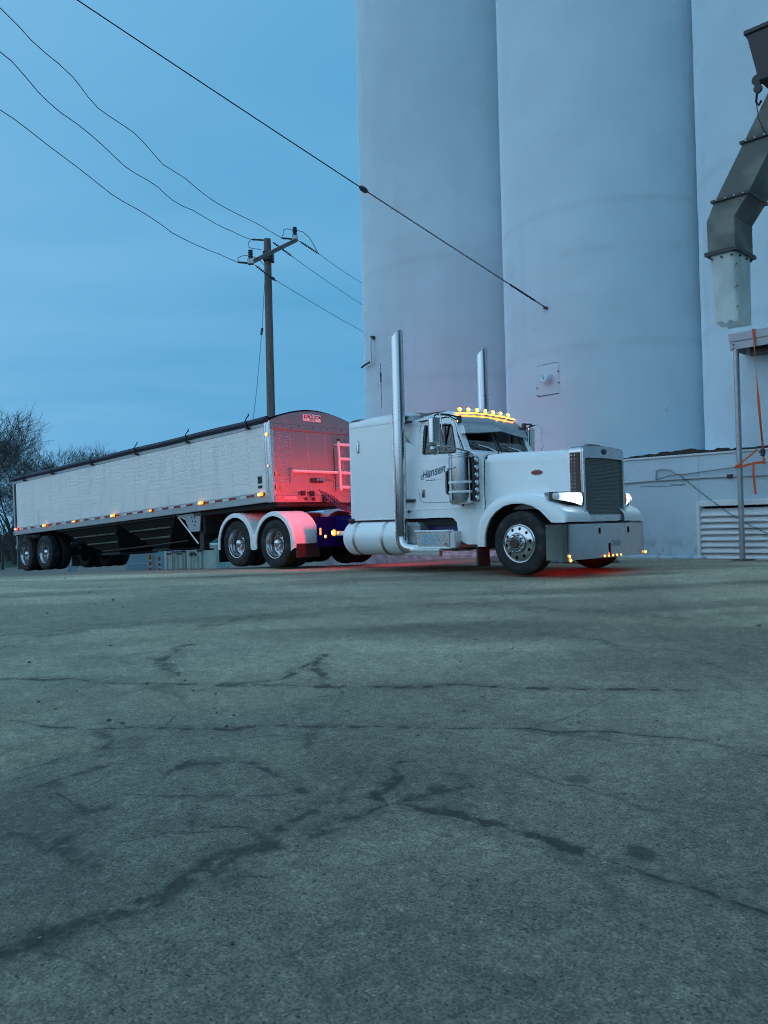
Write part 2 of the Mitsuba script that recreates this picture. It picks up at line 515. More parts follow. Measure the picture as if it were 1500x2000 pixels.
def f_ground(p, n, uv):
    x, y = p.x, p.y
    jx, jy = FB(x * 2.1, y * 2.1, 3.0, 3) - .5, FB(x * 2.1, y * 2.1, 11.0, 3) - .5
    sx, sy = x + .22 * jx, y + .22 * jy
    fine = FB(x * 9, y * 9, 1.0, 3)
    big = FB(x * .42 + 4, y * .60, 2.0, 4)
    c = MIX((.262, .222, .150), (.172, .149, .106), SS(.30, .70, big)) * (1.04 + .36 * SS(3.0, 9.5, y + 1.5 * (big - .5)))  # base tone drawn darker near the camera, lighter farther off
    c = c * (.78 + .44 * fine)
    # exposed aggregate: dark pits and pale stones
    g = FB(x * 24, y * 24, 71.0, 3)
    d1, _, w1 = mikit.voronoi(x * 58 + 2.2 * g, y * 58 - 2.2 * g)
    chip = SS(.30 + .25 * g, .10, d1)
    c = c * (1 - .58 * chip * SS(.84, .94, w1)) * (1 + .55 * chip * SS(.16, .04, w1)) * (.86 + .28 * g)
    e1, _, w2 = mikit.voronoi(x * 130 + 3, y * 130)
    c = c * (.66 + .66 * w2) * (.84 + .32 * N(x * 34, y * 34, 91.0))
    # tyre-dirt: long faint bands across the apron, strongest where lorries turn
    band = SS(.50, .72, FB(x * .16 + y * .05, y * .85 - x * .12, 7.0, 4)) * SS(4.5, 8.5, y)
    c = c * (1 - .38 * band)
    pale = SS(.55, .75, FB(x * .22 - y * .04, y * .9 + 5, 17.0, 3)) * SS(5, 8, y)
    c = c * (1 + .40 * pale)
    wob = .30 + 1.4 * SS(.25, .75, FB(x * 4.5, y * 4.5, 5.0, 4))
    dark = seg_cover(sx, sy, wob) * (.25 + 1.0 * SS(.3, .7, FB(x * 14, y * 14, 61.0, 3)) + .9 * (FB(x * 60, y * 60, 67.0, 2) - .4))
    for (ax, ay, rx, ry, st) in SPOTS:
        r = dr.sqrt(dr.square((sx - ax) / rx) + dr.square((sy - ay) / ry))
        dark = dr.maximum(dark, st * SS(1.15, .55, r + .5 * (fine - .5)))
    haze_ = SS(.42, .62, FB(x * .9 + 2, y * .9, 81.0, 4)) * SS(.6, -.6, x + .15 * (y - 4)) * SS(2.6, 3.2, y) * SS(5.2, 4.4, y)
    dark = dr.maximum(dark, .38 * haze_ * (.5 + 1.0 * FB(x * 40, y * 40, 83.0, 2)))
    c = MIX(c, mi.Color3f(.046, .040, .031), dr.clip(dark, 0, .92))
    # the web of thin broken cracks
    wx = x + .42 * (FB(x * 1.6, y * 1.6, 31.0, 4) - .5) + .05 * (FB(x * 11, y * 11, 33.0, 2) - .5)
    wy = y + .42 * (FB(x * 1.6, y * 1.6, 37.0, 4) - .5) + .05 * (FB(x * 11, y * 11, 39.0, 2) - .5)
    a1, a2, _ = mikit.voronoi(wx * .70 + 3.3, wy * .95 + 1.7)
    brk = SS(.38, .60, FB(x * 2.3, y * 2.3, 41.0, 3))
    web = SS(.026, .006, a2 - a1) * brk * SS(.36, .56, FB(x * .45, y * .45, 43.0, 2) - .075 * x) * SS(13.5, 10.5, y)
    b1, b2, _ = mikit.voronoi(wx * 2.2 + 8, wy * 2.6)
    web = dr.maximum(web, .75 * SS(.035, .008, b2 - b1) * SS(.45, .62, FB(x * 3.1, y * 3.1, 47.0, 3)) * SS(.50, .64, FB(x * .6 + 3, y * .6, 53.0, 2) - .03 * x + .03) * SS(10.0, 7.0, y))
    c = c * (1 - .34 * web)
    # brown gravel behind the crest and under the trailer, dust by the elevator
    grav = SS(16.4, 18.4, y + .35 * x * SS(2.0, -2.0, x) * 0 + 1.2 * (big - .5)) * SS(3.5, 1.0, x)
    _, _, w3 = mikit.voronoi(x * 12, y * 12)
    c = MIX(c, MIX((.125, .095, .075), (.22, .18, .15), .55 * w3 + .45 * fine), grav)
    dust = SS(.35, .7, FB(x * .5, y * .9, 23.0, 3)) * SS(1.5, 4.0, x) * SS(11.0, 13.0, y)
    c = MIX(c, mi.Color3f(.30, .27, .16), .6 * dust)
    return dr.maximum(c, 0.004)


def f_ground_h(p, n, uv):
    d1, _, w1 = mikit.voronoi(p.x * 62, p.y * 62)
    chip = SS(.45, .15, d1)
    return .0045 * FB(p.x * 45, p.y * 45, 1.0, 3) + .004 * chip * (w1 - .5)


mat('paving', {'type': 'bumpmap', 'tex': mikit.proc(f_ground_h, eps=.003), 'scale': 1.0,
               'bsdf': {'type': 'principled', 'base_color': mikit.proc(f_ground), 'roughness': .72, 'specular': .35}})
gx = np.unique(np.concatenate([np.linspace(-420, -40, 20), np.linspace(-40, -14, 27), np.linspace(-14, 14, 141), np.linspace(14, 40, 14), np.linspace(40, 420, 20)]))
gy = np.unique(np.concatenate([np.linspace(-300, -6, 20), np.linspace(-6, 2, 17), np.linspace(2, 30, 225), np.linspace(30, 60, 31), np.linspace(60, 90, 6)]))
XX, YY = np.meshgrid(gx, gy)
ZZ = ground_z(XX, YY)
near = np.exp(-((XX / 16) ** 2 + ((YY - 12) / 14) ** 2))
ZZ = ZZ + near * .022 * (meshkit.fbm(np.stack([XX * .55, YY * .55, XX * 0], -1), 3, 5) - .5) + near * .006 * (meshkit.fbm(np.stack([XX * 2.6, YY * 2.6, XX * 0], -1), 2, 9) - .5)
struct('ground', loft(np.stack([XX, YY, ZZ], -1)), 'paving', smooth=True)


def f_field(p, n, uv):
    return MIX((.020, .045, .028), (.035, .060, .036), FB(p.x * .2, p.y * .2, p.z, 4))


pr('field_grass', mikit.proc(f_field), .95)
fx, fy = np.linspace(-700, 700, 57), np.concatenate([np.linspace(64, 150, 18), np.linspace(170, 900, 12)])
FX, FY = np.meshgrid(fx, fy)
FZ = -2.45 + np.clip((FY - 64) / 90, 0, 1) ** 1.3 * 3.0 + .25 * (meshkit.fbm(np.stack([FX * .03, FY * .03, FX * 0], -1), 3, 2) - .5)
struct('grass_field', loft(np.stack([FX, FY, FZ], -1)), 'field_grass', smooth=True)

# unseen dark rise added behind the camera for the polished metal to mirror
az = np.radians(np.linspace(75, 305, 240))
rows = []
for f in np.linspace(0, 1, 14):
    rr = 52 + 26 * f + 5 * (meshkit.fbm(np.stack([az * 30, az * 0 + f * 4, az * 0], 1), 3, 8) - .5)
    hh = -1.2 + (8.5 * math.sin(math.pi * min(f * 1.05, 1)) ** .6) * (.72 + .75 * (meshkit.fbm(np.stack([az * 46, az * 0 + f * 6, az * 0], 1), 4, 3) - .3))
    rows.append(np.stack([rr * np.sin(az), rr * np.cos(az), hh - (1.5 if f in (0, 1) else 0)], 1))
pr('added_rise_dark', (.030, .032, .026), .95)
struct('added_rise', loft(rows), 'added_rise_dark', smooth=False)

# loose stones lying on the paving: nobody could count them
stone_pts = []
for _ in range(520):
    yy = 2.6 + 13.5 * rng.random() ** 1.2
    xx = (rng.random() - .5) * 1.05 * yy
    s = .003 + .010 * rng.random() ** 5
    stone_pts.append((xx, yy, s))
for px, py, s in [(212, 1408, .022), (75, 1371, .016), (108, 1385, .014), (457, 1397, .012), (442, 1419, .015), (1112, 1416, .017), (1129, 1412, .018), (815, 1437, .014), (640, 1671, .012), (452, 1844, .012), (355, 1574, .013), (930, 1250, .02), (1482, 1222, .03), (220, 1172, .03), (92, 1198, .025)]:
    q = on_ground(px, py); stone_pts.append((q[0], q[1], s * .7))
ico = trimesh.creation.icosphere(subdivisions=1, radius=1.0)
ms = []
for xx, yy, s in stone_pts:
    v = np.array(ico.vertices) * (1 + .5 * (rng.random((42, 1)) - .5)) * s * np.array([1, .8 + .4 * rng.random(), .65])
    a = rng.random() * 6.28
    v[:, :2] = v[:, :2] @ np.array([[math.cos(a), -math.sin(a)], [math.sin(a), math.cos(a)]])
    ms.append(trimesh.Trimesh(v + [xx, yy, float(ground_z(xx, yy)) + s * .3], ico.faces, process=False))


def f_stone(p, n, uv):
    return MIX((.07, .068, .06), (.24, .21, .17), N(p.x * 7, p.y * 7, 1.0))


pr('stone', mikit.proc(f_stone), .9)
k = part(None, 'loose_stones', cat(ms), 'stone', smooth=False)
labels[k] = {'label': 'small loose stones scattered over the worn paving', 'category': 'stones', 'kind': 'stuff'}

pr('shed_sheet', (.17, .18, .18), .55, metallic=.3)
# ------------------------------------------------------------------ grain elevator: silos, base wall, louvre, fittings
EV = thing('grain_elevator', 'white concrete grain elevator of joined round silos on a low base wall behind the truck', 'grain elevator')
SIL_R, SIL_V, SIL_W0, SIL_W1 = 2.71, -2.81, 2.10, 34.0
SIL_U = {-1: (-21.04, 2.71), 0: (-15.83, 2.655), 1: (-10.631, 2.71), 2: (-5.428, 2.71), 3: (-.225, 2.71), 4: (4.98, 2.71)}


def silo_point(i, deg, w, out=0.0):
    u, r = SIL_U[i]
    a = math.radians(deg)
    return np.array([u + (r + out) * math.sin(a), SIL_V + (r + out) * math.cos(a), w])


for i in (0, 1, 2, 3, 4):
    u, r = SIL_U[i]
    t = np.linspace(0, 2 * np.pi, 145)[:-1]
    hs = np.concatenate([np.linspace(SIL_W0, 12, 100), np.linspace(12.5, SIL_W1, 12)])
    rows = []
    for h in hs:
        q = np.stack([np.sin(t) * 3, np.cos(t) * 3, np.full_like(t, h)], 1)
        d = .016 * (meshkit.fbm(q * np.array([.9, .9, 1.3]) + 9 * i, 3, 4) - .5) + .010 * (meshkit.noise(np.stack([0 * t + i, 0 * t, np.full_like(t, h / .33)], 1)) - .5)
        rows.append(np.stack([u + (r + d) * np.sin(t), SIL_V + (r + d) * np.cos(t), np.full_like(t, h)], 1))
    m = loft(rows, wrap=True)
    cap = cyl([u, SIL_V, SIL_W1], [u, SIL_V, SIL_W1 + .3], r + .1, n=64)
    part(EV, 'silo', cat([m, cap]), 'silo_paint', EL, smooth=50)
# base wall with the louvre opening left free
LV = (-7.30, -4.3, -.05, 1.08)
part(EV, 'base_wall', cat([B(-18.6, LV[0], -6.2, 0, -1.2, 2.10, .015), B(LV[1], 8.5, -6.2, 0, -1.2, 2.10, .015),
                           B(LV[0] - .001, LV[1] + .001, -6.2, -.002, LV[3], 2.097), B(LV[0] - .001, LV[1] + .001, -6.2, -.25, -1.2, LV[3])]), 'silo_paint', EL)
part(EV, 'footing', cat([B(-18.6, LV[0] + .1, 0, .07, -1.2, .05, .02), B(LV[0] + .1, 8.5, 0, .05, -1.2, -.01, .01)]), 'silo_paint', EL)
# solid dark ragged strip standing for the open joint above the base wall
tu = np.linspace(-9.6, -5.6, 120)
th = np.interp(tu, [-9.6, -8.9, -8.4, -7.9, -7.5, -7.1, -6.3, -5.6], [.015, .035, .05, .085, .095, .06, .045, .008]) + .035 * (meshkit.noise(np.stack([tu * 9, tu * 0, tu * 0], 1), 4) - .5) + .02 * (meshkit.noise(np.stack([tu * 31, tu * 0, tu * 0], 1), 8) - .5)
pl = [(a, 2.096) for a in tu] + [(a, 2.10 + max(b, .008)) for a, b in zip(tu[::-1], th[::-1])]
part(EV, 'joint_strip', ext(Polygon(pl).buffer(0), 'v', -.16, -.02), 'joint_dark', EL, smooth=False, label='dark ragged strip on top of the base wall')
part(EV, 'ledge', B(-18.6, 8.5, -.05, .035, 2.055, 2.094, .01), 'white_patch', EL)
# louvre
lv = holder(EV, 'louvre')
for a in [(LV[0] - .07, LV[0], -.02, .035, LV[2], LV[3] + .06), (LV[1], LV[1] + .07, -.02, .035, LV[2], LV[3] + .06)]:
    part(lv, 'frame', B(*a, .006), 'white_plain', EL)
part(lv, 'frame', B(LV[0] + .001, LV[1] - .001, -.02, .034, LV[3] - .045, LV[3] + .06, .006), 'white_plain', EL)
part(lv, 'backing', B(LV[0], LV[1], -.246, -.23, LV[2], LV[3]), 'under_black', EL)
nb = 9
for k_ in range(nb):
    w = .93 - k_ * .120
    hgt = .078
    prof = Polygon([(-.12, w + .05), (-.115, w + .06), (.012, w - hgt + .012), (.012, w - hgt - .014), (0, w - hgt - .014), (0, w - hgt)])
    part(lv, 'blade', ext(prof, 'u', LV[0] + .004, LV[1] - .004), 'white_plain', EL, smooth=False)
# small vent hood on the middle silo with a patch plate
n_ = []
for deg0, deg1, w0, w1 in [(-11.0, 2.2, 3.72, 4.43)]:
    rows = [[silo_point(1, d, w, .014) for d in np.linspace(deg0, deg1, 8)] for w in np.linspace(w0, w1, 3)]
    part(EV, 'patch_plate', loft(rows), 'silo_paint', EL)
    for w in (w0, w1):
        part(EV, 'plate_edge', tube([silo_point(1, d, w + .008 * math.sin(d * 3), .016) for d in np.linspace(deg0 + .6, deg1 - .4, 12)], .007 if w == w0 else .005, 5), 'joint_dark', EL)
    for d, w in [(deg1 - .2, 4.22), (deg1 - .1, 3.96), (deg0 + .1, 3.92), (deg0 + .3, 3.74)]:
        q, q2 = silo_point(1, d, w, .005), silo_point(1, d, w, .035)
        part(EV, 'plate_bolt', cyl(q, q2, .016, n=8), 'black_metal', EL)
rows = []
for a in np.linspace(0, np.pi, 15):
    x, z = .135 * math.cos(a), -.17 * math.sin(a)
    row = []
    for o in np.linspace(0, 1, 5):
        base = silo_point(1, -4.5 + math.degrees(x / SIL_R), 4.11 + .04 + z, 0)
        row.append(base + np.array([.03, 1, 0]) * .20 * o)
    rows.append(row)
part(EV, 'vent_hood', cat([loft(rows), loft([[p + [0, 0, .016] if False else p * 1.0 + np.array([0, 0, .014]) for p in r] for r in rows])]), 'white_plain', EL)
part(EV, 'vent_opening', cyl(silo_point(1, -4.5, 4.13, -.05), silo_point(1, -4.5, 4.13, .012), .115, n=24), 'dusty_steel', EL)
# chipped paint scar on the middle silo
sc = [(49.5, 3.30), (50.6, 3.24), (51.6, 3.19), (52.2, 3.24), (53.4, 3.32)]
part(EV, 'paint_scar', tube([silo_point(1, d, w, .003) for d, w in sc], [.006, .012, .02, .012, .005], 6), 'white_patch', EL)
# pipe bracket on the left silo: upright tube and a bar running back from its foot
bp = holder(EV, 'pipe_bracket')
part(bp, 'upright', tube([silo_point(0, -16.5, 6.06, .12), silo_point(0, -16.6, 5.36, .12)], .030, 8), 'satin_metal', EL)
part(bp, 'arm', tube([silo_point(0, -16.6, 5.37, .15), silo_point(0, -24, 5.37, .13), silo_point(0, -33, 5.37, .12)], .028, 8), 'black_metal', EL)
part(bp, 'clip', B(*(lambda q: (q[0] - .05, q[0] + .05, q[1] - .1, q[1] + .06, 6.02, 6.10))(silo_point(0, -16.5, 6.06, .05))), 'black_metal', EL)
part(EV, 'whip_aerial', tube([silo_point(0, -4.9, 4.0, .2), silo_point(0, -4.9, 5.25, .2)], .008, 5), 'black_metal', EL)
part(EV, 'aerial_coil', tube([silo_point(0, -4.9, 4.72, .2), silo_point(0, -4.9, 4.98, .2)], .022, 6), 'black_metal', EL)
# thin conduit along the base wall, and the bent pipe above it
part(EV, 'conduit', tube([[-16, .03, 1.60], [-8.9, .03, 1.585], [-8.32, .03, 1.60], [-7.2, .03, 1.60], [-5.9, .03, 1.58], [2, .03, 1.55]], .016, 6), 'galvanised', EL)
part(EV, 'conduit_box', B(-6.72, -6.62, .005, .07, 1.565, 1.64, .008), 'black_metal', EL)
part(EV, 'bent_pipe', tube([[-8.19, .04, 1.62], [-8.18, .05, 1.80], [-8.12, .06, 1.825], [-7.94, .07, 1.825], [-7.85, .07, 1.80], [-7.72, .07, 1.71], [-7.6, .07, 1.70], [-6.54, .10, 1.775], [-6.3, .12, 1.80], [-5.6, .14, 1.85], [-3, .15, 1.9]], .019, 7), 'galvanised', EL)
part(EV, 'loose_cord', tube([[-8.19, .03, 1.62], [-7.9, .05, 1.68], [-7.69, .06, 1.70], [-7.3, .06, 1.36], [-6.9, .06, 1.04], [-6.66, .06, .86], [-6.3, .06, .64], [-6.0, .06, .49], [-5.2, .07, .1]], .007, 5), 'wire', EL)  # unseen baffle added beside the lens to narrow its red spread
part(EV, 'wall_crack', tube([[-8.57, .0, 1.49], [-8.2, .001, 1.485], [-7.95, .0, 1.475], [-7.6, .001, 1.48], [-7.58, 0, 1.50], [-7.9, 0, 1.50]], .006, 5), 'joint_dark', EL)

# ------------------------------------------------------------------ unseen shed added beyond the right edge for the chrome to mirror
SH = thing('added_shed', 'unseen corrugated grey shed beyond the right edge, added for the chrome to mirror', 'shed')
for v0, v1, w0, w1 in ((.3, 1.2, -.3, 6.5), (5.9, 9.0, -.3, 6.5), (1.2, 5.9, 4.6, 6.5)):
    vv = np.arange(v0, v1 + .01, .05)
    part(SH, 'front_sheet', loft([[[1.6 + .02 * math.sin(v * 2 * math.pi / .2), v, w] for v in vv] for w in (w0, w1)]), 'shed_sheet', EL)
for v in (.3, 9.0):
    uu = np.arange(1.6, 16.01, .1)
    part(SH, 'side_sheet', loft([[[u, v + .02 * math.sin(u * 2 * math.pi / .4), w] for u in uu] for w in (-.3, 6.5)]), 'shed_sheet', EL)
part(SH, 'roof', loft([[[1.4, .1, 6.5], [16, .1, 6.5]], [[1.4, 4.6, 7.6], [16, 4.6, 7.6]], [[1.4, 9.2, 6.5], [16, 9.2, 6.5]]]), 'shed_sheet', EL, smooth=False)
part(SH, 'gable', loft([[[1.6, .3, 6.5], [1.6, 4.65, 6.5], [1.6, 9, 6.5]], [[1.6, .3, 6.501], [1.6, 4.6, 7.55], [1.6, 9, 6.501]]]), 'shed_sheet', EL, smooth=False)
part(SH, 'rear_sheet', loft([[[16, .3, w], [16, 9, w]] for w in (-.3, 6.5)]), 'shed_sheet', EL, smooth=False)

# ------------------------------------------------------------------ platform with railing on a post, straps tied to it
PF = thing('catwalk_platform', 'grey steel platform with a railing, carried on a round post before the silo', 'platform')
U0, U1 = -6.46, -2.0
part(PF, 'fascia', B(U0, U1, .36, .42, 4.115, 4.27, .004), 'beam_grey', EL)
part(PF, 'fascia', B(U0 + .035, U1, .37, .41, 3.965, 4.106, .004), 'beam_grey', EL)
part(PF, 'deck', B(U0 + .03, U1, -.70, .355, 4.16, 4.20), 'galvanised', EL)
part(PF, 'end_plate', B(U0 - .004, U0 + .026, -.7, .352, 3.97, 4.25, .004), 'beam_grey', EL)
for u in (-6.15, -5.6, -5.0, -4.2):
    part(PF, 'joist', B(u, u + .06, -.68, .35, 4.02, 4.155), 'black_metal', EL)
part(PF, 'soffit_beam', B(U0 + .3, U1, .05, .2, 3.84, 4.01, .005), 'black_metal', EL)
part(PF, 'post', cyl([-6.34, .38, -.02], [-6.34, .38, 3.97], .052, n=20), 'galvanised', EL)
part(PF, 'base_plate', B(-6.50, -6.16, .24, .54, -.02, .015, .004), 'black_metal', EL)
for a, b in ((0, 0), (.0, -.075)):
    part(PF, 'bolt', cyl([U0 + .09, .405, 4.055 + b], [U0 + .09, .425, 4.055 + b], .016, n=8), 'black_metal', EL)
for w in (5.40, 5.21, 4.88, 4.71):
    part(PF, 'rail', tube([[-6.02, -.62, w], [U1, -.62, w]], .017, 6), 'black_metal', EL)
for u in (-6.02, -4.4, -2.6):
    part(PF, 'stanchion', tube([[u, -.62, 4.2], [u, -.62, 5.42]], .018, 6), 'black_metal', EL)


def strap(pts, width, side):
    """A flat webbing strap along pts."""
    p = np.array(pts, float); s = np.array(side, float) * width / 2
    o = np.array([0, .004, 0])
    return cat([loft([p - s, p + s]), loft([p - s + o, p + s + o])])


st = thing('ratchet_strap', 'orange webbing strap hanging from the platform edge with a black ratchet near its lower end', 'strap')
tw = np.linspace(0, 1, 24)
pts = np.array([[-5.99 + .11 * a, .432 + .03 * math.sin(3 * a), 4.285 - 2.28 * a] for a in tw])
sd = np.array([[.022 * (1 - .75 * abs(math.sin(3.3 * math.pi * a * .5))) + .005, .02 * math.sin(5 * a), 0] for a in tw])
part(st, 'webbing', cat([loft([pts - sd, pts + sd]), loft([pts - sd + [0, .004, 0], pts + sd + [0, .004, 0]])]), 'orange_strap', EL, smooth=False)
part(st, 'over_edge', strap([[-5.99, .432, 4.28], [-5.99, .38, 4.29], [-5.99, .1, 4.285]], .045, [1, 0, 0]), 'orange_strap', EL, smooth=False)
part(st, 'ratchet', cat([B(-5.92, -5.85, .42, .48, 1.92, 2.05, .01), cyl([-5.95, .45, 2.0], [-5.83, .45, 1.98], .014, n=8)]), 'black_metal', EL)
part(st, 'tail', strap([[-5.88, .45, 1.93], [-5.86, .46, 1.85], [-5.87, .45, 1.77]], .04, [1, 0, 0]), 'orange_strap', EL, smooth=False)
st = thing('tied_strap', 'orange strap looped round the round post with its loose end dangling below', 'strap')
part(st, 'loop', strap([[-6.40, .44, 1.76], [-6.3, .445, 1.80], [-6.18, .44, 1.90], [-6.05, .42, 2.0], [-6.0, .40, 2.06]], .035, [0, 0, 1]), 'orange_strap', EL, smooth=False)
part(st, 'band', strap([[-6.41, .42, 1.74], [-6.34, .447, 1.755], [-6.2, .445, 1.765], [-6.05, .44, 1.80], [-5.9, .42, 1.81]], .045, [0, 0, 1]), 'orange_strap', EL, smooth=False)
part(st, 'loose_end', strap([[-6.06, .445, 1.80], [-6.06, .46, 1.6], [-6.05, .45, 1.40], [-6.03, .46, 1.22]], .042, [1, 0, 0]), 'orange_strap', EL, smooth=False)

# ------------------------------------------------------------------ loading spout over the lane
SPT = thing('loading_spout', 'square steel grain spout slanting down, with a pale cloth sock at its mouth', 'spout')


def duct(sec, mat_, name, over=0.0):
    """A square duct through (u of the near corner edge, w, width in u, v0, v1) sections given as four corner rows."""
    ms_ = [np.array(s, float) for s in sec]
    part(SPT, name, loft(ms_, wrap=True), mat_, TR, smooth=False)


def sect(uL, wL, uR, wR, v0=-.36, v1=.27, g=0.0):
    a, b = np.array([uL, wL]), np.array([uR, wR])
    d = (b - a) / np.linalg.norm(b - a)
    a, b = a - d * g, b + d * g
    return [[a[0], v1 + g, a[1]], [b[0], v1 + g, b[1]], [b[0], v0 - g, b[1]], [a[0], v0 - g, a[1]]]


S0 = sect(2.69, 4.48, 3.07, 4.48)
S1 = sect(2.69, 4.95, 3.07, 4.93)
S2 = sect(2.80, 5.18, 3.26, 5.18)
S3 = sect(3.22, 5.87, 3.68, 5.87)
S4 = sect(3.95, 7.07, 4.41, 7.07)
S5 = sect(6.96, 12.0, 7.42, 12.0)
duct([S0, S1], 'dusty_steel', 'mouth')
duct([S1, S2], 'dusty_steel', 'elbow')
duct([S2, S3], 'dusty_steel', 'duct')
duct([S3, S4], 'dusty_steel', 'duct')
duct([S4, S5], 'dusty_steel', 'duct')


def flange(uL, wL, uR, wR, h, nm='flange'):
    a = sect(uL, wL, uR, wR, g=.035)
    d = np.array([uR - uL, 0, wR - wL]); d /= np.linalg.norm(d)
    nrm = np.array([-d[2], 0, d[0]]) * h
    inn = sect(uL, wL, uR, wR, g=.001)
    part(SPT, nm, loft([inn, a, [np.array(q) + nrm for q in a], [np.array(q) + nrm for q in inn]], wrap=True), 'black_metal', TR, smooth=False)


flange(2.69, 4.46, 3.07, 4.46, .05)
flange(2.80, 5.18, 3.26, 5.18, .035)
flange(3.22, 5.87, 3.68, 5.87, .035)
flange(3.95, 7.07, 4.41, 7.07, .035)
# the cloth sock: a creased square sleeve, open below
sk = []
for w in np.linspace(4.46, 3.52, 20):
    f = (4.46 - w) / .94
    ring = []
    for a in np.linspace(0, 2 * np.pi, 65)[:-1]:
        c_, s_ = math.cos(a), math.sin(a)
        q = (abs(c_) ** 7 + abs(s_) ** 7) ** (-1 / 7.0)
        hu, hv = .185 - .012 * f, .305 - .05 * f
        wob = 1 + (.015 + .05 * f) * (meshkit.fbm(np.array([[c_ * 2.2, s_ * 2.2, w * .6]]), 3, 3)[0] - .5) * 2
        ring.append([2.88 + .02 * f + hu * q * c_ * wob, -.045 + .02 * f + hv * q * s_ * wob, w + (.05 * (meshkit.noise(np.array([[c_ * 3, s_ * 3, 1.0]]), 6)[0] - .5) if f > .95 else 0)])
    sk.append(ring)
part(SPT, 'sock', loft(sk, wrap=True), 'sock_cloth', TR, smooth=60, label='pale green translucent cloth sock')
for u in (2.74, 2.88, 3.02):
    part(SPT, 'rivet', cyl([u, .262, 4.41], [u, .280, 4.41], .016, n=8), 'black_metal', TR)
for v in (.12, -.12, -.28):
    part(SPT, 'rivet', cyl([3.06, v, 4.42], [3.085, v, 4.42], .016, n=8), 'black_metal', TR)
for w in (4.28, 3.98, 3.70):
    part(SPT, 'seam_clip', cyl([3.04, .225, w], [3.075, .25, w], .013, n=8), 'chrome', TR)
for (ua, ub, w) in ((2.80, 3.26, 5.18), (3.22, 3.68, 5.87)):
    for f in (.12, .38, .64, .9):
        u = ua + (ub - ua) * f
        part(SPT, 'flange_bolt', cyl([u, .30, w + .018], [u, .318, w + .018], .011, n=6), 'galvanised', TR)
# rope pulley beside the duct
pu = holder(SPT, 'pulley')
part(pu, 'sheave', cat([cyl([3.47, .33, 6.62], [3.47, .37, 6.62], .075, n=16), cyl([3.47, .33, 6.50], [3.47, .37, 6.50], .055, n=16)]), 'black_metal', TR)
part(pu, 'hook', tube([[3.47, .35, 6.52], [3.45, .35, 6.42], [3.44, .35, 6.33], [3.47, .35, 6.28], [3.51, .35, 6.33]], .016, 6), 'black_metal', TR)
part(pu, 'rope', tube([[3.44, .35, 6.33], [3.46, .33, 6.1], [3.52, .28, 5.9]], .006, 5), 'wire', TR)
part(pu, 'arm', tube([[3.47, .35, 6.58], [3.62, .3, 6.55]], .02, 6), 'black_metal', TR)
hg = thing('winch_box', 'dark steel hopper box at the upper right edge above the spout pulley', 'hopper')
part(hg, 'body', loft([[[3.62, .74, 6.42], [4.4, .74, 6.42], [4.4, .33, 6.42], [3.62, .33, 6.42]], [[3.51, .80, 7.02], [4.5, .80, 7.02], [4.5, .31, 7.02], [3.51, .31, 7.02]]][::-1], wrap=True), 'black_metal', TR, smooth=False)
part(hg, 'rim', B(3.48, 4.53, .29, .83, 7.02, 7.08, .01), 'black_metal', TR)
part(hg, 'floor', B(3.63, 4.39, .34, .73, 6.425, 6.44), 'black_metal', TR)
part(hg, 'hanger', tube([[4.0, .5, 7.08], [4.0, .5, 15]], .05, 8), 'black_metal', TR)

# ------------------------------------------------------------------ utility pole, power lines, guy cables
PD = 29.0
UP = thing('utility_pole', 'weathered wooden utility pole with one crossarm and dark insulators, behind the trailer', 'utility pole')
pb, ptop = at_depth(531, 900, PD), at_depth(522, 467, PD)
pb = np.array([pb[0], pb[1], -1.2])
part(UP, 'pole', tube([pb + (ptop - pb) * a for a in np.linspace(0, 1, 9)], np.linspace(.165, .122, 9), 12), 'pole_wood')
ca, cb = at_depth(489, 517, PD - 1.1), at_depth(581, 471, PD + .9)
cm = at_depth(526, 500, PD)
off = np.array([.0, -.16, 0])
a3, b3, d3 = basis(cb - ca)
L = np.linalg.norm(cb - ca)
arm = B(-.055, .055, -.065, .065, 0, L, .008)
arm.vertices[:] = ca + off + arm.vertices[:, :1] * a3 + arm.vertices[:, 1:2] * b3 + arm.vertices[:, 2:] * d3
part(UP, 'crossarm', arm, 'pole_wood')
part(UP, 'arm_bracket', trimesh.creation.box(extents=[.34, .42, .30], transform=trimesh.transformations.translation_matrix(cm + [-.02, -.05, -.05])), 'black_metal')


def string_insulator(p0, p1, n, r=.055, core=.018, name='strain_insulator'):
    p0, p1 = np.array(p0), np.array(p1)
    ms_ = [cyl(p0, p1, core, n=6)]
    for a in np.linspace(.12, .88, n):
        q = p0 + (p1 - p0) * a; d = (p1 - p0) / np.linalg.norm(p1 - p0)
        ms_.append(cyl(q - d * .016, q + d * .016, r, r * .55, n=10))
    part(UP, name, cat(ms_), 'insulator')


for px, py, dd in ((577, 468, .9), (491, 514, -1.1)):
    q = at_depth(px, py, PD + dd) + off
    base = q + [0, 0, .05]
    ms_ = [cyl(base, base + [0, 0, .34], .05, n=10)] + [cyl(base + [0, 0, .06 + .06 * k_], base + [0, 0, .09 + .06 * k_], .085, .07, n=12) for k_ in range(5)]
    part(UP, 'post_insulator', cat(ms_), 'insulator')
    part(UP, 'end_clamp', trimesh.creation.box(extents=[.2, .2, .16], transform=trimesh.transformations.translation_matrix(q)), 'galvanised')
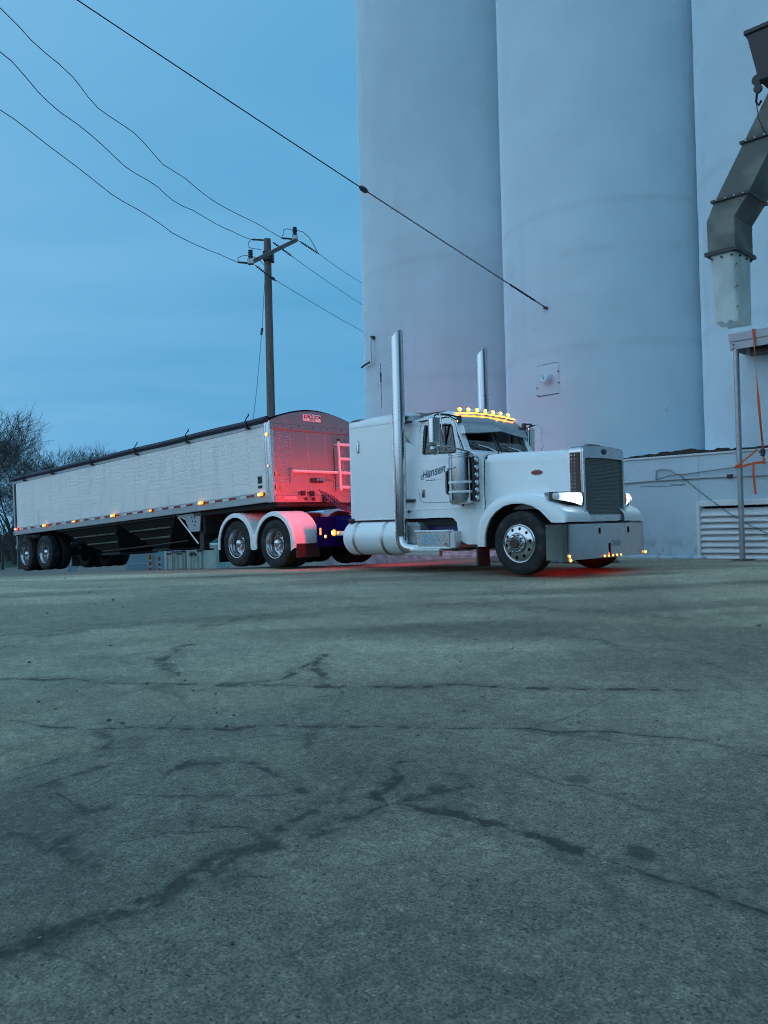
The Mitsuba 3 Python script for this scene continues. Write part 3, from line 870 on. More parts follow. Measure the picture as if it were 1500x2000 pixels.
# dead-end points: (line from the far left, line towards the elevator)
LEFT = [((551, 468), (572, 470), .9), ((493, 471), (516, 472), -.15), ((466, 515), (487, 517), -1.1)]
for (a, b, dd) in LEFT:
    string_insulator(at_depth(*b, PD + dd) + off, at_depth(*a, PD + dd - .35) + off, 9, .036, .026)
RIGHT = [((586, 474), (624, 499), .9, (706, 545)), ((534, 476), (572, 504), .1, (708, 588)), ((500, 521), (540, 552), -1.1, (709, 640))]
for (a, b, dd, e) in RIGHT:
    string_insulator(at_depth(*a, PD + dd) + off, at_depth(*b, PD + dd + .25) + off, 10, .05)
for pts in ([(551, 466), (555, 460), (555, 452), (562, 450), (573, 453), (581, 453)], [(581, 453), (592, 456), (604, 466), (614, 482), (621, 495)]):
    part(UP, 'jumper', tube([at_depth(x, y, PD + .9) + off for x, y in pts], .012, 5), 'wire')
for pts in ([(491, 472), (486, 478), (487, 486), (498, 489), (512, 490)],):
    part(UP, 'jumper', tube([at_depth(x, y, PD - .3) + off for x, y in pts], .012, 5), 'wire')
for pts in ([(467, 513), (466, 507), (473, 503), (483, 502), (491, 504)], [(491, 504), (500, 506), (508, 511), (517, 520)]):
    part(UP, 'jumper', tube([at_depth(x, y, PD - 1.1) + off for x, y in pts], .012, 5), 'wire')
part(UP, 'line_clamp', cyl(at_depth(532, 545, PD) + off, at_depth(537, 548, PD) + off, .05, n=8), 'black_metal')


def swing(px_pts, d0, d1, beyond):
    """A wire seen along these pixels whose distance runs from d0 to d1, then on by 'beyond' metres."""
    k_ = len(px_pts)
    p = [at_depth(x, y, d0 + (d1 - d0) * (i / (k_ - 1)) ** .8) for i, (x, y) in enumerate(px_pts)]
    d = p[-1] - p[-3]; d /= np.linalg.norm(d)
    p.append(p[-1] + d * beyond)
    # even it out
    p = np.array(p); s = np.concatenate([[0], np.cumsum(np.linalg.norm(np.diff(p, axis=0), axis=1))])
    from scipy.interpolate import PchipInterpolator
    q = np.linspace(0, s[-1], 90)
    return PchipInterpolator(s, p)(q)


W_TOP = [(551, 468), (505, 441), (470, 424), (425, 400), (390, 375), (362, 351), (320, 325), (290, 290), (262, 262), (225, 238), (190, 212), (165, 180), (145, 155), (105, 120), (70, 90), (40, 57), (0, 18)]
W_MID = [(493, 471), (465, 460), (430, 444), (405, 430), (380, 415), (350, 402), (325, 383), (310, 368), (275, 348), (245, 328), (215, 299), (185, 272), (155, 248), (115, 220), (90, 197), (62, 165), (35, 133), (0, 104)]
W_LOW = [(466, 515), (440, 504), (405, 490), (375, 477), (345, 462), (310, 437), (270, 412), (235, 393), (200, 367), (170, 343), (125, 309), (90, 283), (45, 247), (0, 217)]
for pts, d0, d1, lab in ((W_TOP, PD + .55, 17, 'topmost of the three wavy power lines running from the pole to the upper left'), (W_MID, PD - .5, 17.5, 'middle one of the three wavy power lines running left from the pole'), (W_LOW, PD - 1.45, 19.5, 'lowest of the three wavy power lines running left from the pole')):
    k = part(None, 'power_line', tube(swing(pts, d0, d1, 30) + off, .0105, 5), 'wire')
    labels[k] = {'label': lab, 'category': 'power line', 'group': 'power lines left of the pole'}
for (a, b, dd, e), lab in zip(RIGHT, ('upper of the three thin wires running from the pole to behind the silo', 'middle of the three thin wires running from the pole to behind the silo', 'lowest of the three thin wires running from the pole to behind the silo')):
    p0 = at_depth(*(b if dd > -1 else (537, 548)), PD + dd + .25) + off
    p1 = at_depth(*e, PD + 8) + off
    end = p1 + (p1 - p0) * 1.6
    q = [p0 + (end - p0) * a + np.array([0, 0, -.9 * a * (1 - a)]) for a in np.linspace(0, 1, 24)]
    k = part(None, 'service_wire', tube(q, .009, 5), 'wire')
    labels[k] = {'label': lab, 'category': 'wire', 'group': 'wires right of the pole'}
gw = thing('guy_wire', 'thin guy wire with a small insulator, slanting down from the pole to the left', 'guy wire')
g0, g1 = at_depth(519, 540, PD) + off, at_depth(480, 960, PD - 1.5) + off
mid = at_depth(513, 647, PD) + off
part(gw, 'cable', tube([g0, mid, at_depth(503, 760, PD - .5) + off, at_depth(495, 830, PD - 1) + off, g1], .008, 5), 'wire')
part(gw, 'insulator', cyl(at_depth(513.4, 643, PD) + off, at_depth(511.6, 656, PD) + off, .04, n=8), 'insulator')
# heavy cable from the upper left, anchored in the middle silo
cb_ = thing('span_wire', 'heavy dark cable crossing the sky from the upper left, anchored in the middle silo', 'cable')
e1 = silo_point(1, -3.8, 5.716, 0); e1 = EL.W(*e1)
e0 = at_depth(151, 0, 15.0)
ts = np.linspace(0, 1, 60)
q = [e1 + (e0 - e1) * a * 1.9 + np.array([0, 0, -1.0 * (a * 1.9) * (1 - a * 1.9) * .12]) for a in ts]
part(cb_, 'cable', tube(q, .0115, 6), 'wire')
pi = at_depth(722, 378, 18.2)
tt = np.argmin(np.linalg.norm(np.cross(np.array(q) - CAM, ray(722, 378)), axis=1))
qi = q[tt]; di = (q[tt + 1] - q[tt - 1]); di /= np.linalg.norm(di)
part(cb_, 'insulator', cat([cyl(qi - di * .06, qi + di * .06, .055, n=10), cyl(qi - di * .10, qi - di * .05, .03, .05, n=10), cyl(qi + di * .05, qi + di * .10, .05, .03, n=10)]), 'insulator')
part(cb_, 'turnbuckle', cyl(q[1], q[3], .022, n=8), 'wire')
part(cb_, 'anchor', cyl(e1 - EL.v * .03, e1 + EL.v * .10, .035, n=10), 'black_metal')

# ------------------------------------------------------------------ bare trees beyond the field edge


def bare_tree(x, y, height, seed, label, spread=1.0):
    r = random.Random(seed)
    z0 = -2.5 if y < 70 else float(-2.45 + np.clip((y - 64) / 90, 0, 1) ** 1.3 * 3.0)
    segs, trunk = [], []

    def grow(p, d, length, rad, depth):
        n_ = 3 if depth < 3 else 2
        pts, rr = [p], [rad]
        for i in range(n_):
            d = d + np.array([r.gauss(0, .13), r.gauss(0, .13), r.gauss(.03, .10)]); d /= np.linalg.norm(d)
            p = p + d * length / n_
            pts.append(p); rr.append(rad * (1 - .42 * (i + 1) / n_))
        (trunk if depth == 0 else segs).append((pts, rr, 6 if depth < 2 else 4 if depth < 4 else 3))
        if depth >= 6 or length < .30:
            return
        kids = 4 if depth in (1, 3) else 3 if depth < 5 else 2
        for i in range(kids + (r.random() < .45)):
            ang = r.uniform(.25, .85) * spread
            ax = np.array([r.gauss(0, 1), r.gauss(0, 1), r.gauss(0, .4)]); ax -= d * (ax @ d); ax /= np.linalg.norm(ax) + 1e-9
            nd = d * math.cos(ang) + ax * math.sin(ang) + np.array([0, 0, .10])
            f = r.uniform(.45, 1.0)
            st_ = pts[0] + (pts[-1] - pts[0]) * f if i else pts[-1]
            grow(np.array(st_), nd / np.linalg.norm(nd), length * r.uniform(.60, .82), max(rr[-1] * r.uniform(.55, .8), .013), depth + 1)

    grow(np.array([x, y, z0 - .3]), np.array([r.gauss(0, .05), r.gauss(0, .05), 1.0]), height * .28, height * .016, 0)
    t = thing('bare_tree', label, 'tree', 'bare trees at the field edge')
    allp = np.vstack([np.array(s[0]) for s in segs])
    top = np.percentile(allp[:, 2], 99.7)
    sc_ = height / (top - z0)
    fix = lambda pts: [np.array([x, y, z0]) + (np.array(q) - [x, y, z0]) * np.array([sc_, sc_, sc_]) for q in pts]
    part(t, 'trunk', cat([tube(fix(a), b, c) for a, b, c in trunk]), 'bark')
    part(t, 'crown', cat([tube(fix(a), b, c) for a, b, c in segs]), 'bark')


TREES = [(-45, 78, 815, 11, 'bare tree mostly outside the left edge of the picture'), (24, 82, 803, 12, 'tallest bare tree at the left edge, rising behind the trailer tail'),
         (62, 92, 842, 13, 'bare tree just right of the tallest one, over the trailer tail'), (90, 96, 872, 14, 'slim bare tree right of the cluster at the left edge'),
         (2, 70, 905, 15, 'lower bare tree in front of the tallest one at the left edge'), (166, 104, 866, 16, 'lone bare tree showing above the middle of the trailer tarpaulin'),
         (190, 108, 890, 17, 'smaller bare tree right of the lone one above the trailer tarpaulin'), (40, 100, 870, 18, 'bare tree deep in the cluster behind the trailer tail')]
for px, y, ty, seed, lab in TREES:
    p = at_depth(px, ty, y)
    z0 = -2.5 if y < 70 else float(-2.45 + np.clip((y - 64) / 90, 0, 1) ** 1.3 * 3.0)
    bare_tree(p[0], y, p[2] - z0, seed, lab)
# undergrowth along the field edge
ms_ = []
r_ = random.Random(5)
for i in range(420):
    x, y = r_.uniform(-62, -26), r_.uniform(84, 108)
    z0 = float(-2.45 + np.clip((y - 64) / 90, 0, 1) ** 1.3 * 3.0)
    for _ in range(4):
        d = np.array([r_.gauss(0, .35), r_.gauss(0, .35), 1.0])
        ms_.append(tube([[x, y, z0 - .1], np.array([x, y, z0]) + d * r_.uniform(.8, 2.2), np.array([x, y, z0]) + d * r_.uniform(2.4, 4.4) + [r_.gauss(0, .5), 0, 0]], [.05, .035, .012], 3))
k = part(None, 'brushwood', cat(ms_), 'bark')
labels[k] = {'label': 'tangled leafless brushwood under the bare trees at the left', 'category': 'brushwood', 'kind': 'stuff'}

# ------------------------------------------------------------------ containers, tank and markers beyond the crest


def container(d, pl_, pr_, ptop_, depth_, mat_, label, doors, ln, bars=4):
    a, b = at_depth(pl_, ptop_, d), at_depth(pr_, ptop_, d)
    top_, base = a[2], float(ground_z(a[0], d)) - .05
    t = thing('shipping_container', label, 'container')
    x0, x1 = a[0], b[0]
    part(t, 'body', B(x0, x1, d, d + ln, base, top_, .02), mat_)
    w = (x1 - x0) / doors
    for i in range(doors):
        part(t, 'door', B(x0 + w * i + .03, x0 + w * (i + 1) - .03, d - .05, d - .001, base + .15, top_ - .12, .012), mat_)
    for i in range(bars):
        xx = x0 + (x1 - x0) * (i + .6) / (bars + .2)
        part(t, 'lock_rod', cyl([xx, d - .09, base + .12], [xx, d - .09, top_ - .1], .025, n=8), 'galvanised')
        part(t, 'handle', B(xx - .02, xx + .25, d - .13, d - .10, base + .95 + .1 * (i % 2), base + 1.02 + .1 * (i % 2)), 'black_metal')
    for w_ in np.linspace(base + .35, top_ - .35, 4):
        part(t, 'door_rib', B(x0 + .05, x1 - .05, d - .065, d - .0502, w_, w_ + .06), mat_)
    return t, x0, x1, base, top_


t, x0, x1, base, top_ = container(46, 320, 362, 1045, 0, 'container_paint', 'tall pale green container with a blue sign, seen under the trailer', 2, 5)
part(t, 'side', B(x0 - .62, x0 - .02, 46.3, 50, base, top_ - .1, .02), 'container_shade')
sx0, sx1 = x0 + .24 * (x1 - x0), x0 + .92 * (x1 - x0)
part(t, 'sign', B(sx0, sx1, 45.82, 45.85, top_ - .90, top_ - .36), 'sign_blue', label='blue sign with white lettering')
for i, (h, q0, q1) in enumerate([(.10, .1, .9), (.10, .18, .8), (.06, .06, .94), (.05, .1, .9)]):
    zz = top_ - .47 - .13 * i
    n_ = 7
    for j in range(n_):
        a_ = sx0 + (sx1 - sx0) * (q0 + (q1 - q0) * j / n_)
        part(t, 'sign_stroke', B(a_, a_ + (sx1 - sx0) * (q1 - q0) / n_ * .66, 45.805, 45.819, zz - h / 2, zz + h / 2), 'sign_white')
part(t, 'beacon', dome([(x0 + x1) / 2 - .12, 46.05, top_], .10, .16, 'w'), 'white_plain')
part(t, 'beacon_stalk', cyl([(x0 + x1) / 2 - .12, 46.05, top_ - .02], [(x0 + x1) / 2 - .12, 46.05, top_ + .06], .05, n=10), 'white_plain')
t, x0, x1, base, top_ = container(45, 364, 394, 1064, 0, 'container_paint', 'lower pale green container with vent holes, behind the landing gear', 2, 4, 2)
part(t, 'annex', B(x1 + .01, x1 + .75, 45.1, 49, base, top_ - .02, .02), 'container_paint')
for i, xx in enumerate((x0 + .25, x0 + .47)):
    part(t, 'vent', cyl([xx, 44.88, top_ - .52], [xx, 44.95, top_ - .52], .09 if i == 0 else .07, n=14), 'black_metal')
tk = thing('stock_tank', 'pale blue tank with a sloping rim, at the crest under the trailer hoppers', 'tank')
a, b = at_depth(251, 1079, 30), at_depth(302, 1068, 30)
zb = float(ground_z(a[0], 30)) - .1
part(tk, 'shell', hull([[a[0], 30, a[2]], [b[0], 30, b[2]], [b[0], 31.2, b[2]], [a[0], 31.2, a[2]], [a[0] - .12, 30, zb], [b[0], 30, zb], [b[0], 31.2, zb], [a[0] - .12, 31.2, zb]]), 'tank_blue')
part(tk, 'end_post', B(b[0] - .11, b[0] - .01, 29.9, 29.98, zb, b[2] + .10), 'galvanised')
part(tk, 'skirt', B(a[0] - .05, b[0] - .14, 29.93, 29.99, zb, zb + .42, .01), 'tank_blue')
for px, lab, hh in ((293, 'orange and white marker post beside the pale blue tank', 1083), (311, 'orange and white marker post nearest the tall pale container', 1087)):
    t = thing('marker_post', lab, 'marker post', 'orange marker posts under the trailer')
    p = at_depth(px, hh, 28)
    zb = float(ground_z(p[0], 28)) - .05
    h = p[2] - zb
    part(t, 'post', cyl([p[0], 28, zb], [p[0], 28, p[2]], .042, n=12), 'marker_orange')
    for f in (.30, .62):
        part(t, 'band', cyl([p[0], 28, zb + h * f], [p[0], 28, zb + h * (f + .12)], .044, n=12), 'marker_white')
    part(t, 'base', cyl([p[0], 28, zb], [p[0], 28, zb + .06], .11, .06, n=12), 'black_metal')
t = thing('pallet_stack', 'pale slatted panel standing behind the trailer tyres at the crest', 'panel')
a = at_depth(131, 1096, 30)
zb = float(ground_z(a[0], 30)) - .1
for i in range(4):
    part(t, 'slat', B(a[0] + i * .085, a[0] + i * .085 + .065, 30, 30.05, zb, a[2] + .03 * (i % 2)), 'tank_blue')
part(t, 'batten', B(a[0] - .02, a[0] + .36, 30.051, 30.09, zb + .3, zb + .4), 'tank_blue')
# ------------------------------------------------------------------ wheels, shared by tractor and trailer


def tyre_profile(R, rim, wd):
    """(radius, offset) from the inner bead round the tread to the outer bead; the outer side is at +wd/2."""
    h = wd / 2
    half = [(R - .008, 0), (R - .008, h * .10), (R - .022, h * .115), (R - .022, h * .16), (R - .008, h * .175), (R - .010, h * .42), (R - .024, h * .435), (R - .024, h * .49),
            (R - .011, h * .505), (R - .018, h * .80), (R - .034, h * .90), (R - .062, h * .965), (R - .085, h * .985), (R - .088, h * .995), (R - .10, h * 1.0),
            (R - .125, h * 1.005), (rim + .055, h * .965), (rim + .050, h * .968), (rim + .028, h * .90), (rim + .012, h * .86), (rim - .005, h * .84)]
    return [(r, -v) for r, v in half[::-1]] + half[1:]


def lugs(n):
    def f(k, t):
        on = (np.sin(t * n) > -.2).astype(float)
        return np.where(on > 0, 0, -.014) if k in LUG_ROWS else 0 * t
    return f


LUG_ROWS = {9, 10, 11, 29, 30, 31}


def wheel(owner, fr, u, v, w, side, kind, dual=False, name='wheel'):
    """kind: steer (bulging disc) or dish (deep dual wheel); side +1 faces out along +v. v is the outer sidewall plane."""
    h = holder(owner, name)
    R, rim, wd = .505, .290, .275
    s = side
    c0 = v - s * wd / 2
    for j in range(2 if dual else 1):
        c = c0 - s * j * .335
        prf = [(r, s * o) for r, o in tyre_profile(R, rim, wd)]
        part(h, 'tyre', lathe(prf, (u, c, w), 'v', 96, lugs(48)), 'rubber', fr, smooth=28)
    vo = v - s * .012
    if kind == 'steer':
        # flange ring, bulging polished disc with ten hand holes, hub with nuts
        outer = [(0, -.03), (.28, -.045), (.302, -.03), (.304, .0), (.300, .010), (.290, .006), (.284, -.006), (.276, -.004), (.268, .014), (.255, .028), (.20, .040), (.16, .046), (.158, .03), (0, .03)]
        cs_ = m3.CrossSection([np.array(outer).tolist()], m3.FillRule.NonZero)
        if cs_.area() <= 0:
            cs_ = m3.CrossSection([np.array(outer[::-1]).tolist()], m3.FillRule.NonZero)
        disc = m3.Manifold.revolve(cs_, 80).transform(np.array([[1, 0, 0, 0], [0, 0, 1, 0], [0, 1, 0, 0]], float))
        for i in range(10):
            a = 2 * np.pi * i / 10 + .17
            hole = cyl([.222 * math.cos(a), -.2, .222 * math.sin(a)], [.222 * math.cos(a), .2, .222 * math.sin(a)], .0245, n=18)
            if hole.volume < 0:
                hole.invert()
            disc -= mani(hole)
        m = as_tm(disc); m.vertices[:] = m.vertices * [1, s, 1] + [u, vo, w]
        part(h, 'rim', m, 'chrome', fr, smooth=40)
        part(h, 'rim_back', lathe([(.0001, 0), (.285, 0)], (u, vo - s * .09, w), 'v', 40), 'under_black', fr)
        part(h, 'hub', lathe([(.150, .0), (.150, s * .045), (.140, s * .055), (.112, s * .060), (.108, s * .085), (.096, s * .10), (.0001, s * .10)], (u, vo + s * .03, w), 'v', 40), 'chrome', fr, smooth=30)
        part(h, 'hub_cap', lathe([(.078, 0), (.078, s * .018), (.066, s * .026), (.0001, s * .026)], (u, vo + s * .129, w), 'v', 28), 'brown_plate', fr, smooth=30, label='dark hub cap')
        for i in range(10):
            a = 2 * np.pi * i / 10
            p = np.array([u + .132 * math.cos(a), vo + s * .075, w + .132 * math.sin(a)])
            part(h, 'nut_cover', cat([cyl(p, p + [0, s * .055, 0], .0165, .014, n=10), dome(p + [0, s * .055, 0], .014, s * .012, 'v', 10, 3)]), 'chrome', fr, smooth=40)
    else:
        d = .185
        prof = [(.302, -.02), (.304, 0), (.300, .010), (.290, .008), (.283, -.006), (.279, -.03), (.270, -.04), (.262, -.06), (.258, -d * .8), (.25, -d * .95), (.235, -d), (.12, -d - .004), (.118, -d - .03)]
        part(h, 'rim', lathe([(r, s * o) for r, o in prof], (u, vo, w), 'v', 72), 'chrome', fr, smooth=35)
        for i in range(10):
            a = 2 * np.pi * i / 10 + .1
            p = np.array([u + .205 * math.cos(a), vo - s * (d - .0015), w + .205 * math.sin(a)])
            part(h, 'hand_hole', cyl(p - [0, s * .003, 0], p, .021, n=14), 'under_black', fr)
        hub = [(.165, -d), (.165, -d + .03), (.150, -d + .045), (.112, -d + .055), (.105, -d + .10), (.092, -d + .145), (.06, -d + .172), (.025, -d + .180), (.0001, -d + .181)]
        part(h, 'hub', lathe([(r, s * o) for r, o in hub], (u, vo, w), 'v', 40), 'chrome', fr, smooth=40)
        for i in range(10):
            a = 2 * np.pi * i / 10
            p = np.array([u + .140 * math.cos(a), vo - s * (d - .04), w + .140 * math.sin(a)])
            part(h, 'nut_cover', cyl(p, p + [0, s * .045, 0], .015, .012, n=8), 'chrome', fr, smooth=40)
    part(h, 'drum', cyl([u, c0 - s * (.62 if dual else .34), w], [u, c0 - s * .10, w], .20, n=20), 'under_black', fr)


AMBER, CORE = (2.0, .66, .055), (7.0, 4.6, 1.3)


def marker(owner, fr, c, size, axis, col=AMBER, name='marker_lamp', mat_='lamp_amber', k=1.0):
    """A small lit lamp: dark base and glowing dome. axis: ('v', +1) and so on."""
    ax, s = axis
    e = {'u': np.array([s, 0, 0]), 'v': np.array([0, s, 0]), 'w': np.array([0, 0, s])}[ax]
    h = holder(owner, name)
    part(h, 'base', cyl(np.array(c) - e * .004, np.array(c) + e * .014, size * 1.12, n=16), 'chrome', fr)
    part(h, 'lens', dome(np.array(c) + e * .0145, size, size * .75 * s, ax, 16, 5), mat_, fr, smooth=True, emit=tuple(np.array(col) * k))
    part(h, 'core', dome(np.array(c) + e * (.0145 + size * .60), size * .5, size * .22 * s, ax, 12, 4), 'lamp_clear', fr, smooth=True, emit=tuple(np.array(CORE) * k))


# ------------------------------------------------------------------ grain trailer
TLR = thing('grain_trailer', 'long white hopper grain trailer with a rolled navy tarpaulin, coupled behind the truck', 'trailer')
LEN, WID, HT = 12.28, 2.52, 1.66


def ribbed(u0, u1, phase, seedn, vface, sgn):
    """One upright side panel: shallow horizontal ribs with a slightly dished skin."""
    rows_w = [.215]
    n = 13
    ws = np.linspace(.215, 1.545, n + 1) + 0.0
    prof = [(0, .215)]
    for i in range(1, n):
        w = ws[i] + phase
        prof += [(0, w - .010), (-.0035, w - .003), (-.0035, w + .003), (0, w + .010)]
    prof += [(0, 1.545)]
    cu = np.linspace(u0, u1, 6)
    curves = []
    for a in cu:
        f = (a - u0) / (u1 - u0)
        curves.append([[a, vface + sgn * (d + .0009 * math.sin(math.pi * f) * math.sin(w * 24 + phase * 200 + seedn)), w] for d, w in prof])
    return loft(curves)


NP = 21
PW = (LEN - .34) / NP
for sgn, vf in ((1, 0.0), (-1, -WID)):
    for i in range(NP):
        u1 = -.20 - PW * i
        u0 = u1 - PW
        r_ = random.Random(i)
        part(TLR, 'side_panel', ribbed(u0 + .006, u1 - .006, r_.choice([-.016, 0, .014, .024]), i, vf, sgn), 'trailer_white', TL, smooth=25)
        if sgn > 0 and i:
            part(TLR, 'seam_strip', B(u1 - .0065, u1 + .0065, vf - .012, vf + .0008, .215, 1.545), 'tape_white', TL)
    part(TLR, 'inner_side', B(-LEN + .1, -.15, vf - sgn * .05, vf - sgn * .03, .15, 1.6), 'satin_metal', TL)
    part(TLR, 'top_rail', B(-LEN, -.03, vf - sgn * .06, vf + sgn * .014, 1.545, 1.655, .008), 'rail_metal', TL)
    part(TLR, 'bottom_rail', B(-LEN, -.18, vf - sgn * .07, vf + sgn * .012, .0, .112, .006), 'rail_metal', TL)
    part(TLR, 'tape_rail', B(-LEN, -.18, vf - sgn * .05, vf + sgn * .008, .114, .213, .004), 'rail_metal', TL)
    part(TLR, 'front_post', B(-.19, -.012, vf - sgn * .10, vf + sgn * .022, -.02, 1.66, .02), 'polished', TL)
    part(TLR, 'post_groove', B(-.120, -.112, vf + sgn * .0, vf + sgn * .026, .02, 1.6), 'trailer_seam', TL)
    part(TLR, 'rear_post', B(-LEN - .06, -LEN + .02, vf - sgn * .08, vf + sgn * .015, -.02, 1.62, .01), 'rail_metal', TL)
# rivets along the lower rail, too small and too many to tell apart
k = part(TLR, 'rail_rivets', cat([cyl([-.3 - .075 * i, .011, w], [-.3 - .075 * i, .0165, w], .008, n=6) for i in range(158) for w in (.030, .085)]), 'satin_metal', TL)
labels[k] = {'kind': 'stuff'}
# red and white reflective tape
u = -.62
i = 0
while u > -LEN + .4:
    part(TLR, 'tape_red', B(u - .26, u, .0085, .0105, .138, .186), 'tape_red', TL)
    part(TLR, 'tape_white', B(u - .47, u - .265, .0085, .0105, .138, .186), 'tape_white', TL)
    u -= .50 + (.0 if i % 3 else .12); i += 1
for j, u in enumerate((-.36, -2.48, -4.58, -6.35, -8.44, -10.22)):
    big = 1.25 if j in (0, 1, 3, 5) else .9
    h = holder(TLR, 'side_lamp')
    part(h, 'base', B(u - .07 * big, u + .07 * big, .012, .026, .135, .195, .004), 'black_plastic', TL)
    part(h, 'lens', rbox(u - .058 * big, u + .058 * big, .0262, .0262 + .05 * big, .137, .137 + .052 * big, .018), 'lamp_amber', TL, emit=tuple(np.array(AMBER) * (1.0 if big > 1 else .75)))
    part(h, 'core', rbox(u - .030 * big, u + .022 * big, .0262 + .02 * big, .0262 + .055 * big, .148, .148 + .026 * big, .01), 'lamp_clear', TL, emit=tuple(np.array(CORE) * (.8 if big > 1 else .5)))
h = holder(TLR, 'tail_side_lamp')
part(h, 'base', B(-LEN + .1, -LEN + .26, .012, .026, .14, .21, .004), 'black_plastic', TL)
part(h, 'lens', rbox(-LEN + .12, -LEN + .24, .0262, .085, .145, .205, .018), 'lamp_red', TL, emit=(3.2, .25, .16))
part(h, 'core', rbox(-LEN + .15, -LEN + .21, .06, .090, .160, .19, .012), 'lamp_clear', TL, emit=(7.0, 2.6, 1.6))
marker(TLR, TL, (-.075, .024, 1.37), .042, ('v', 1), k=1.1)
marker(TLR, TL, (-.075, .024, .73), .022, ('v', 1), k=.9)
for w0, w1, u0 in ((.40, .545, -.42), (.30, .36, -.42)):
    part(TLR, 'data_plate', B(u0 - .055, u0 + .075, .006, .014, w0, w1, .003), 'black_plastic', TL)
# rolled tarpaulin and its stops
tp = [[a, .03 + .006 * math.sin(a * 3), 1.685 + .005 * math.sin(a * 2.1)] for a in np.linspace(-.05, -LEN + .02, 60)]
part(TLR, 'tarp_roll', tube(tp, .062, 14), 'tarp_navy', TL, smooth=True)
rows = []
for a in np.linspace(-.06, -LEN + .05, 45):
    row = []
    for f in np.linspace(0, 1, 17):
        v = .02 - (WID + .02) * f
        sag = .25 * math.sin(math.pi * f) + .018 * math.cos(a * 2 * math.pi / 1.9) * math.sin(math.pi * f)
        row.append([a, v, 1.70 + sag])
    rows.append(row)
part(TLR, 'tarpaulin', loft(rows), 'tarp_navy', TL, smooth=True)
for j, u in enumerate((-.67, -2.88, -5.09, -7.32, -9.58, -11.4)):
    h = holder(TLR, 'tarp_stop')
    part(h, 'hook', tube([[u, .075, 1.57], [u, .105, 1.62], [u, .107, 1.72], [u, .07, 1.79], [u + .02, .03, 1.84], [u + .03, .04, 1.88]], .013, 6), 'black_metal', TL)
    part(h, 'clamp', B(u - .035, u + .035, .012, .10, 1.555, 1.60, .006), 'black_metal', TL)
# front wall
part(TLR, 'front_wall', B(-.05, -.012, -WID + .08, -.08, .12, 1.48), 'front_sheet', TL)
arch = [(-.02, 1.49)] + [(-.02 - (WID - .04) * f, 1.66 + .265 * math.sin(math.pi * f) ** .85) for f in np.linspace(0, 1, 33)] + [(-WID + .02, 1.49)]
part(TLR, 'front_arch', ext(Polygon(arch), 'u', -.06, -.004), 'front_sheet', TL, smooth=False)
at_ = [[-.02, -.02 - (WID - .04) * f, 1.665 + .265 * math.sin(math.pi * f) ** .85] for f in np.linspace(0, 1, 40)]
part(TLR, 'arch_trim', tube(at_, .013, 6), 'tarp_navy', TL)
part(TLR, 'front_header', B(-.03, .022, -WID + .03, -.03, 1.475, 1.60, .01), 'front_sheet', TL)
for i in range(12):
    v = -.12 - i * .207
    part(TLR, 'header_bolt', cyl([.022, v, 1.565 if i % 2 else 1.52], [.030, v, 1.565 if i % 2 else 1.52], .012, n=8), 'black_metal', TL)
for i in range(17):                                   # short stiffening ribs down the near side of the front wall
    w = 1.41 - i * .062
    part(TLR, 'front_rib', tube([[-.008, -.14, w], [-.004, -.30, w], [-.008, -.46, w]], .007, 5), 'polished', TL)
k = part(TLR, 'front_rivets', cat([cyl([-.012, v, w], [-.004, v, w], .009, n=6) for v in (-.50, -1.0, -1.5, -2.0) for w in np.linspace(.2, 1.42, 26)]), 'polished', TL)
labels[k] = {'kind': 'stuff'}
for v in (-.52, -1.02, -1.52, -2.02):
    part(TLR, 'front_seam', B(-.013, -.0085, v - .006, v + .006, .12, 1.475), 'trailer_seam', TL)
part(TLR, 'front_sill', B(-.04, .004, -WID + .03, -.03, -.02, .125, .008), 'front_sheet', TL)
part(TLR, 'sill_line', B(-.012, -.003, -WID + .1, -.1, .268, .280), 'trailer_seam', TL)
# maker's sign on the arch
sg = holder(TLR, 'name_sign')
part(sg, 'plate', B(-.003, .006, -1.40, -.90, 1.705, 1.855, .004), 'sign_white', TL)
part(sg, 'emblem', B(.0062, .0085, -1.0, -.925, 1.755, 1.84), 'sign_red', TL)
part(sg, 'emblem_bar', cat([B(.0087, .0105, -.972, -.962, 1.765, 1.83), B(.0087, .0105, -.99, -.94, 1.805, 1.812)]), 'sign_white', TL)
part(sg, 'lettering', text_put('WILSON', .072, (.0062, -1.008, 1.765), (0, -1, 0), (0, 0, 1), (1, 0, 0), .002, True, squeeze=1.0), 'sign_black', TL, smooth=False)
part(sg, 'small_lettering', text_put('COMPANY', .026, (.0062, -1.06, 1.722), (0, -1, 0), (0, 0, 1), (1, 0, 0), .002, True, .2), 'sign_black', TL, smooth=False)
# ladder, catwalk bar, service connections on the front wall
ld = holder(TLR, 'ladder')
for v, top in ((-1.78, 1.31), (-2.15, 1.33)):
    part(ld, 'stile', B(.10, .14, v - .022, v + .022, .22, top, .006), 'white_plain', TL)
    part(ld, 'cap', B(.09, .15, v - .03, v + .03, top, top + .045, .006), 'black_plastic', TL)
    for w in (.3, 1.24):
        part(ld, 'standoff', B(-.01, .10, v - .012, v + .012, w - .015, w + .015), 'white_plain', TL)
for w in (1.235, .925, .615, .305):
    part(ld, 'rung', B(.105, .135, -2.15, -1.78, w - .03, w + .03, .006), 'white_plain', TL)
part(TLR, 'cross_bar', tube([[.06, -.48, .625], [.06, -2.3, .625]], .032, 10), 'white_plain', TL)
part(TLR, 'bar_bracket', hull([[-.01, -.44, .70], [-.01, -.50, .70], [.10, -.44, .66], [.10, -.5, .66], [-.01, -.44, .36], [-.01, -.47, .36], [.02, -.44, .40]]), 'satin_metal', TL)
cn = holder(TLR, 'connector_panel')
part(cn, 'bracket', B(-.01, .05, -1.36, -1.02, .40, .49, .01), 'black_metal', TL)
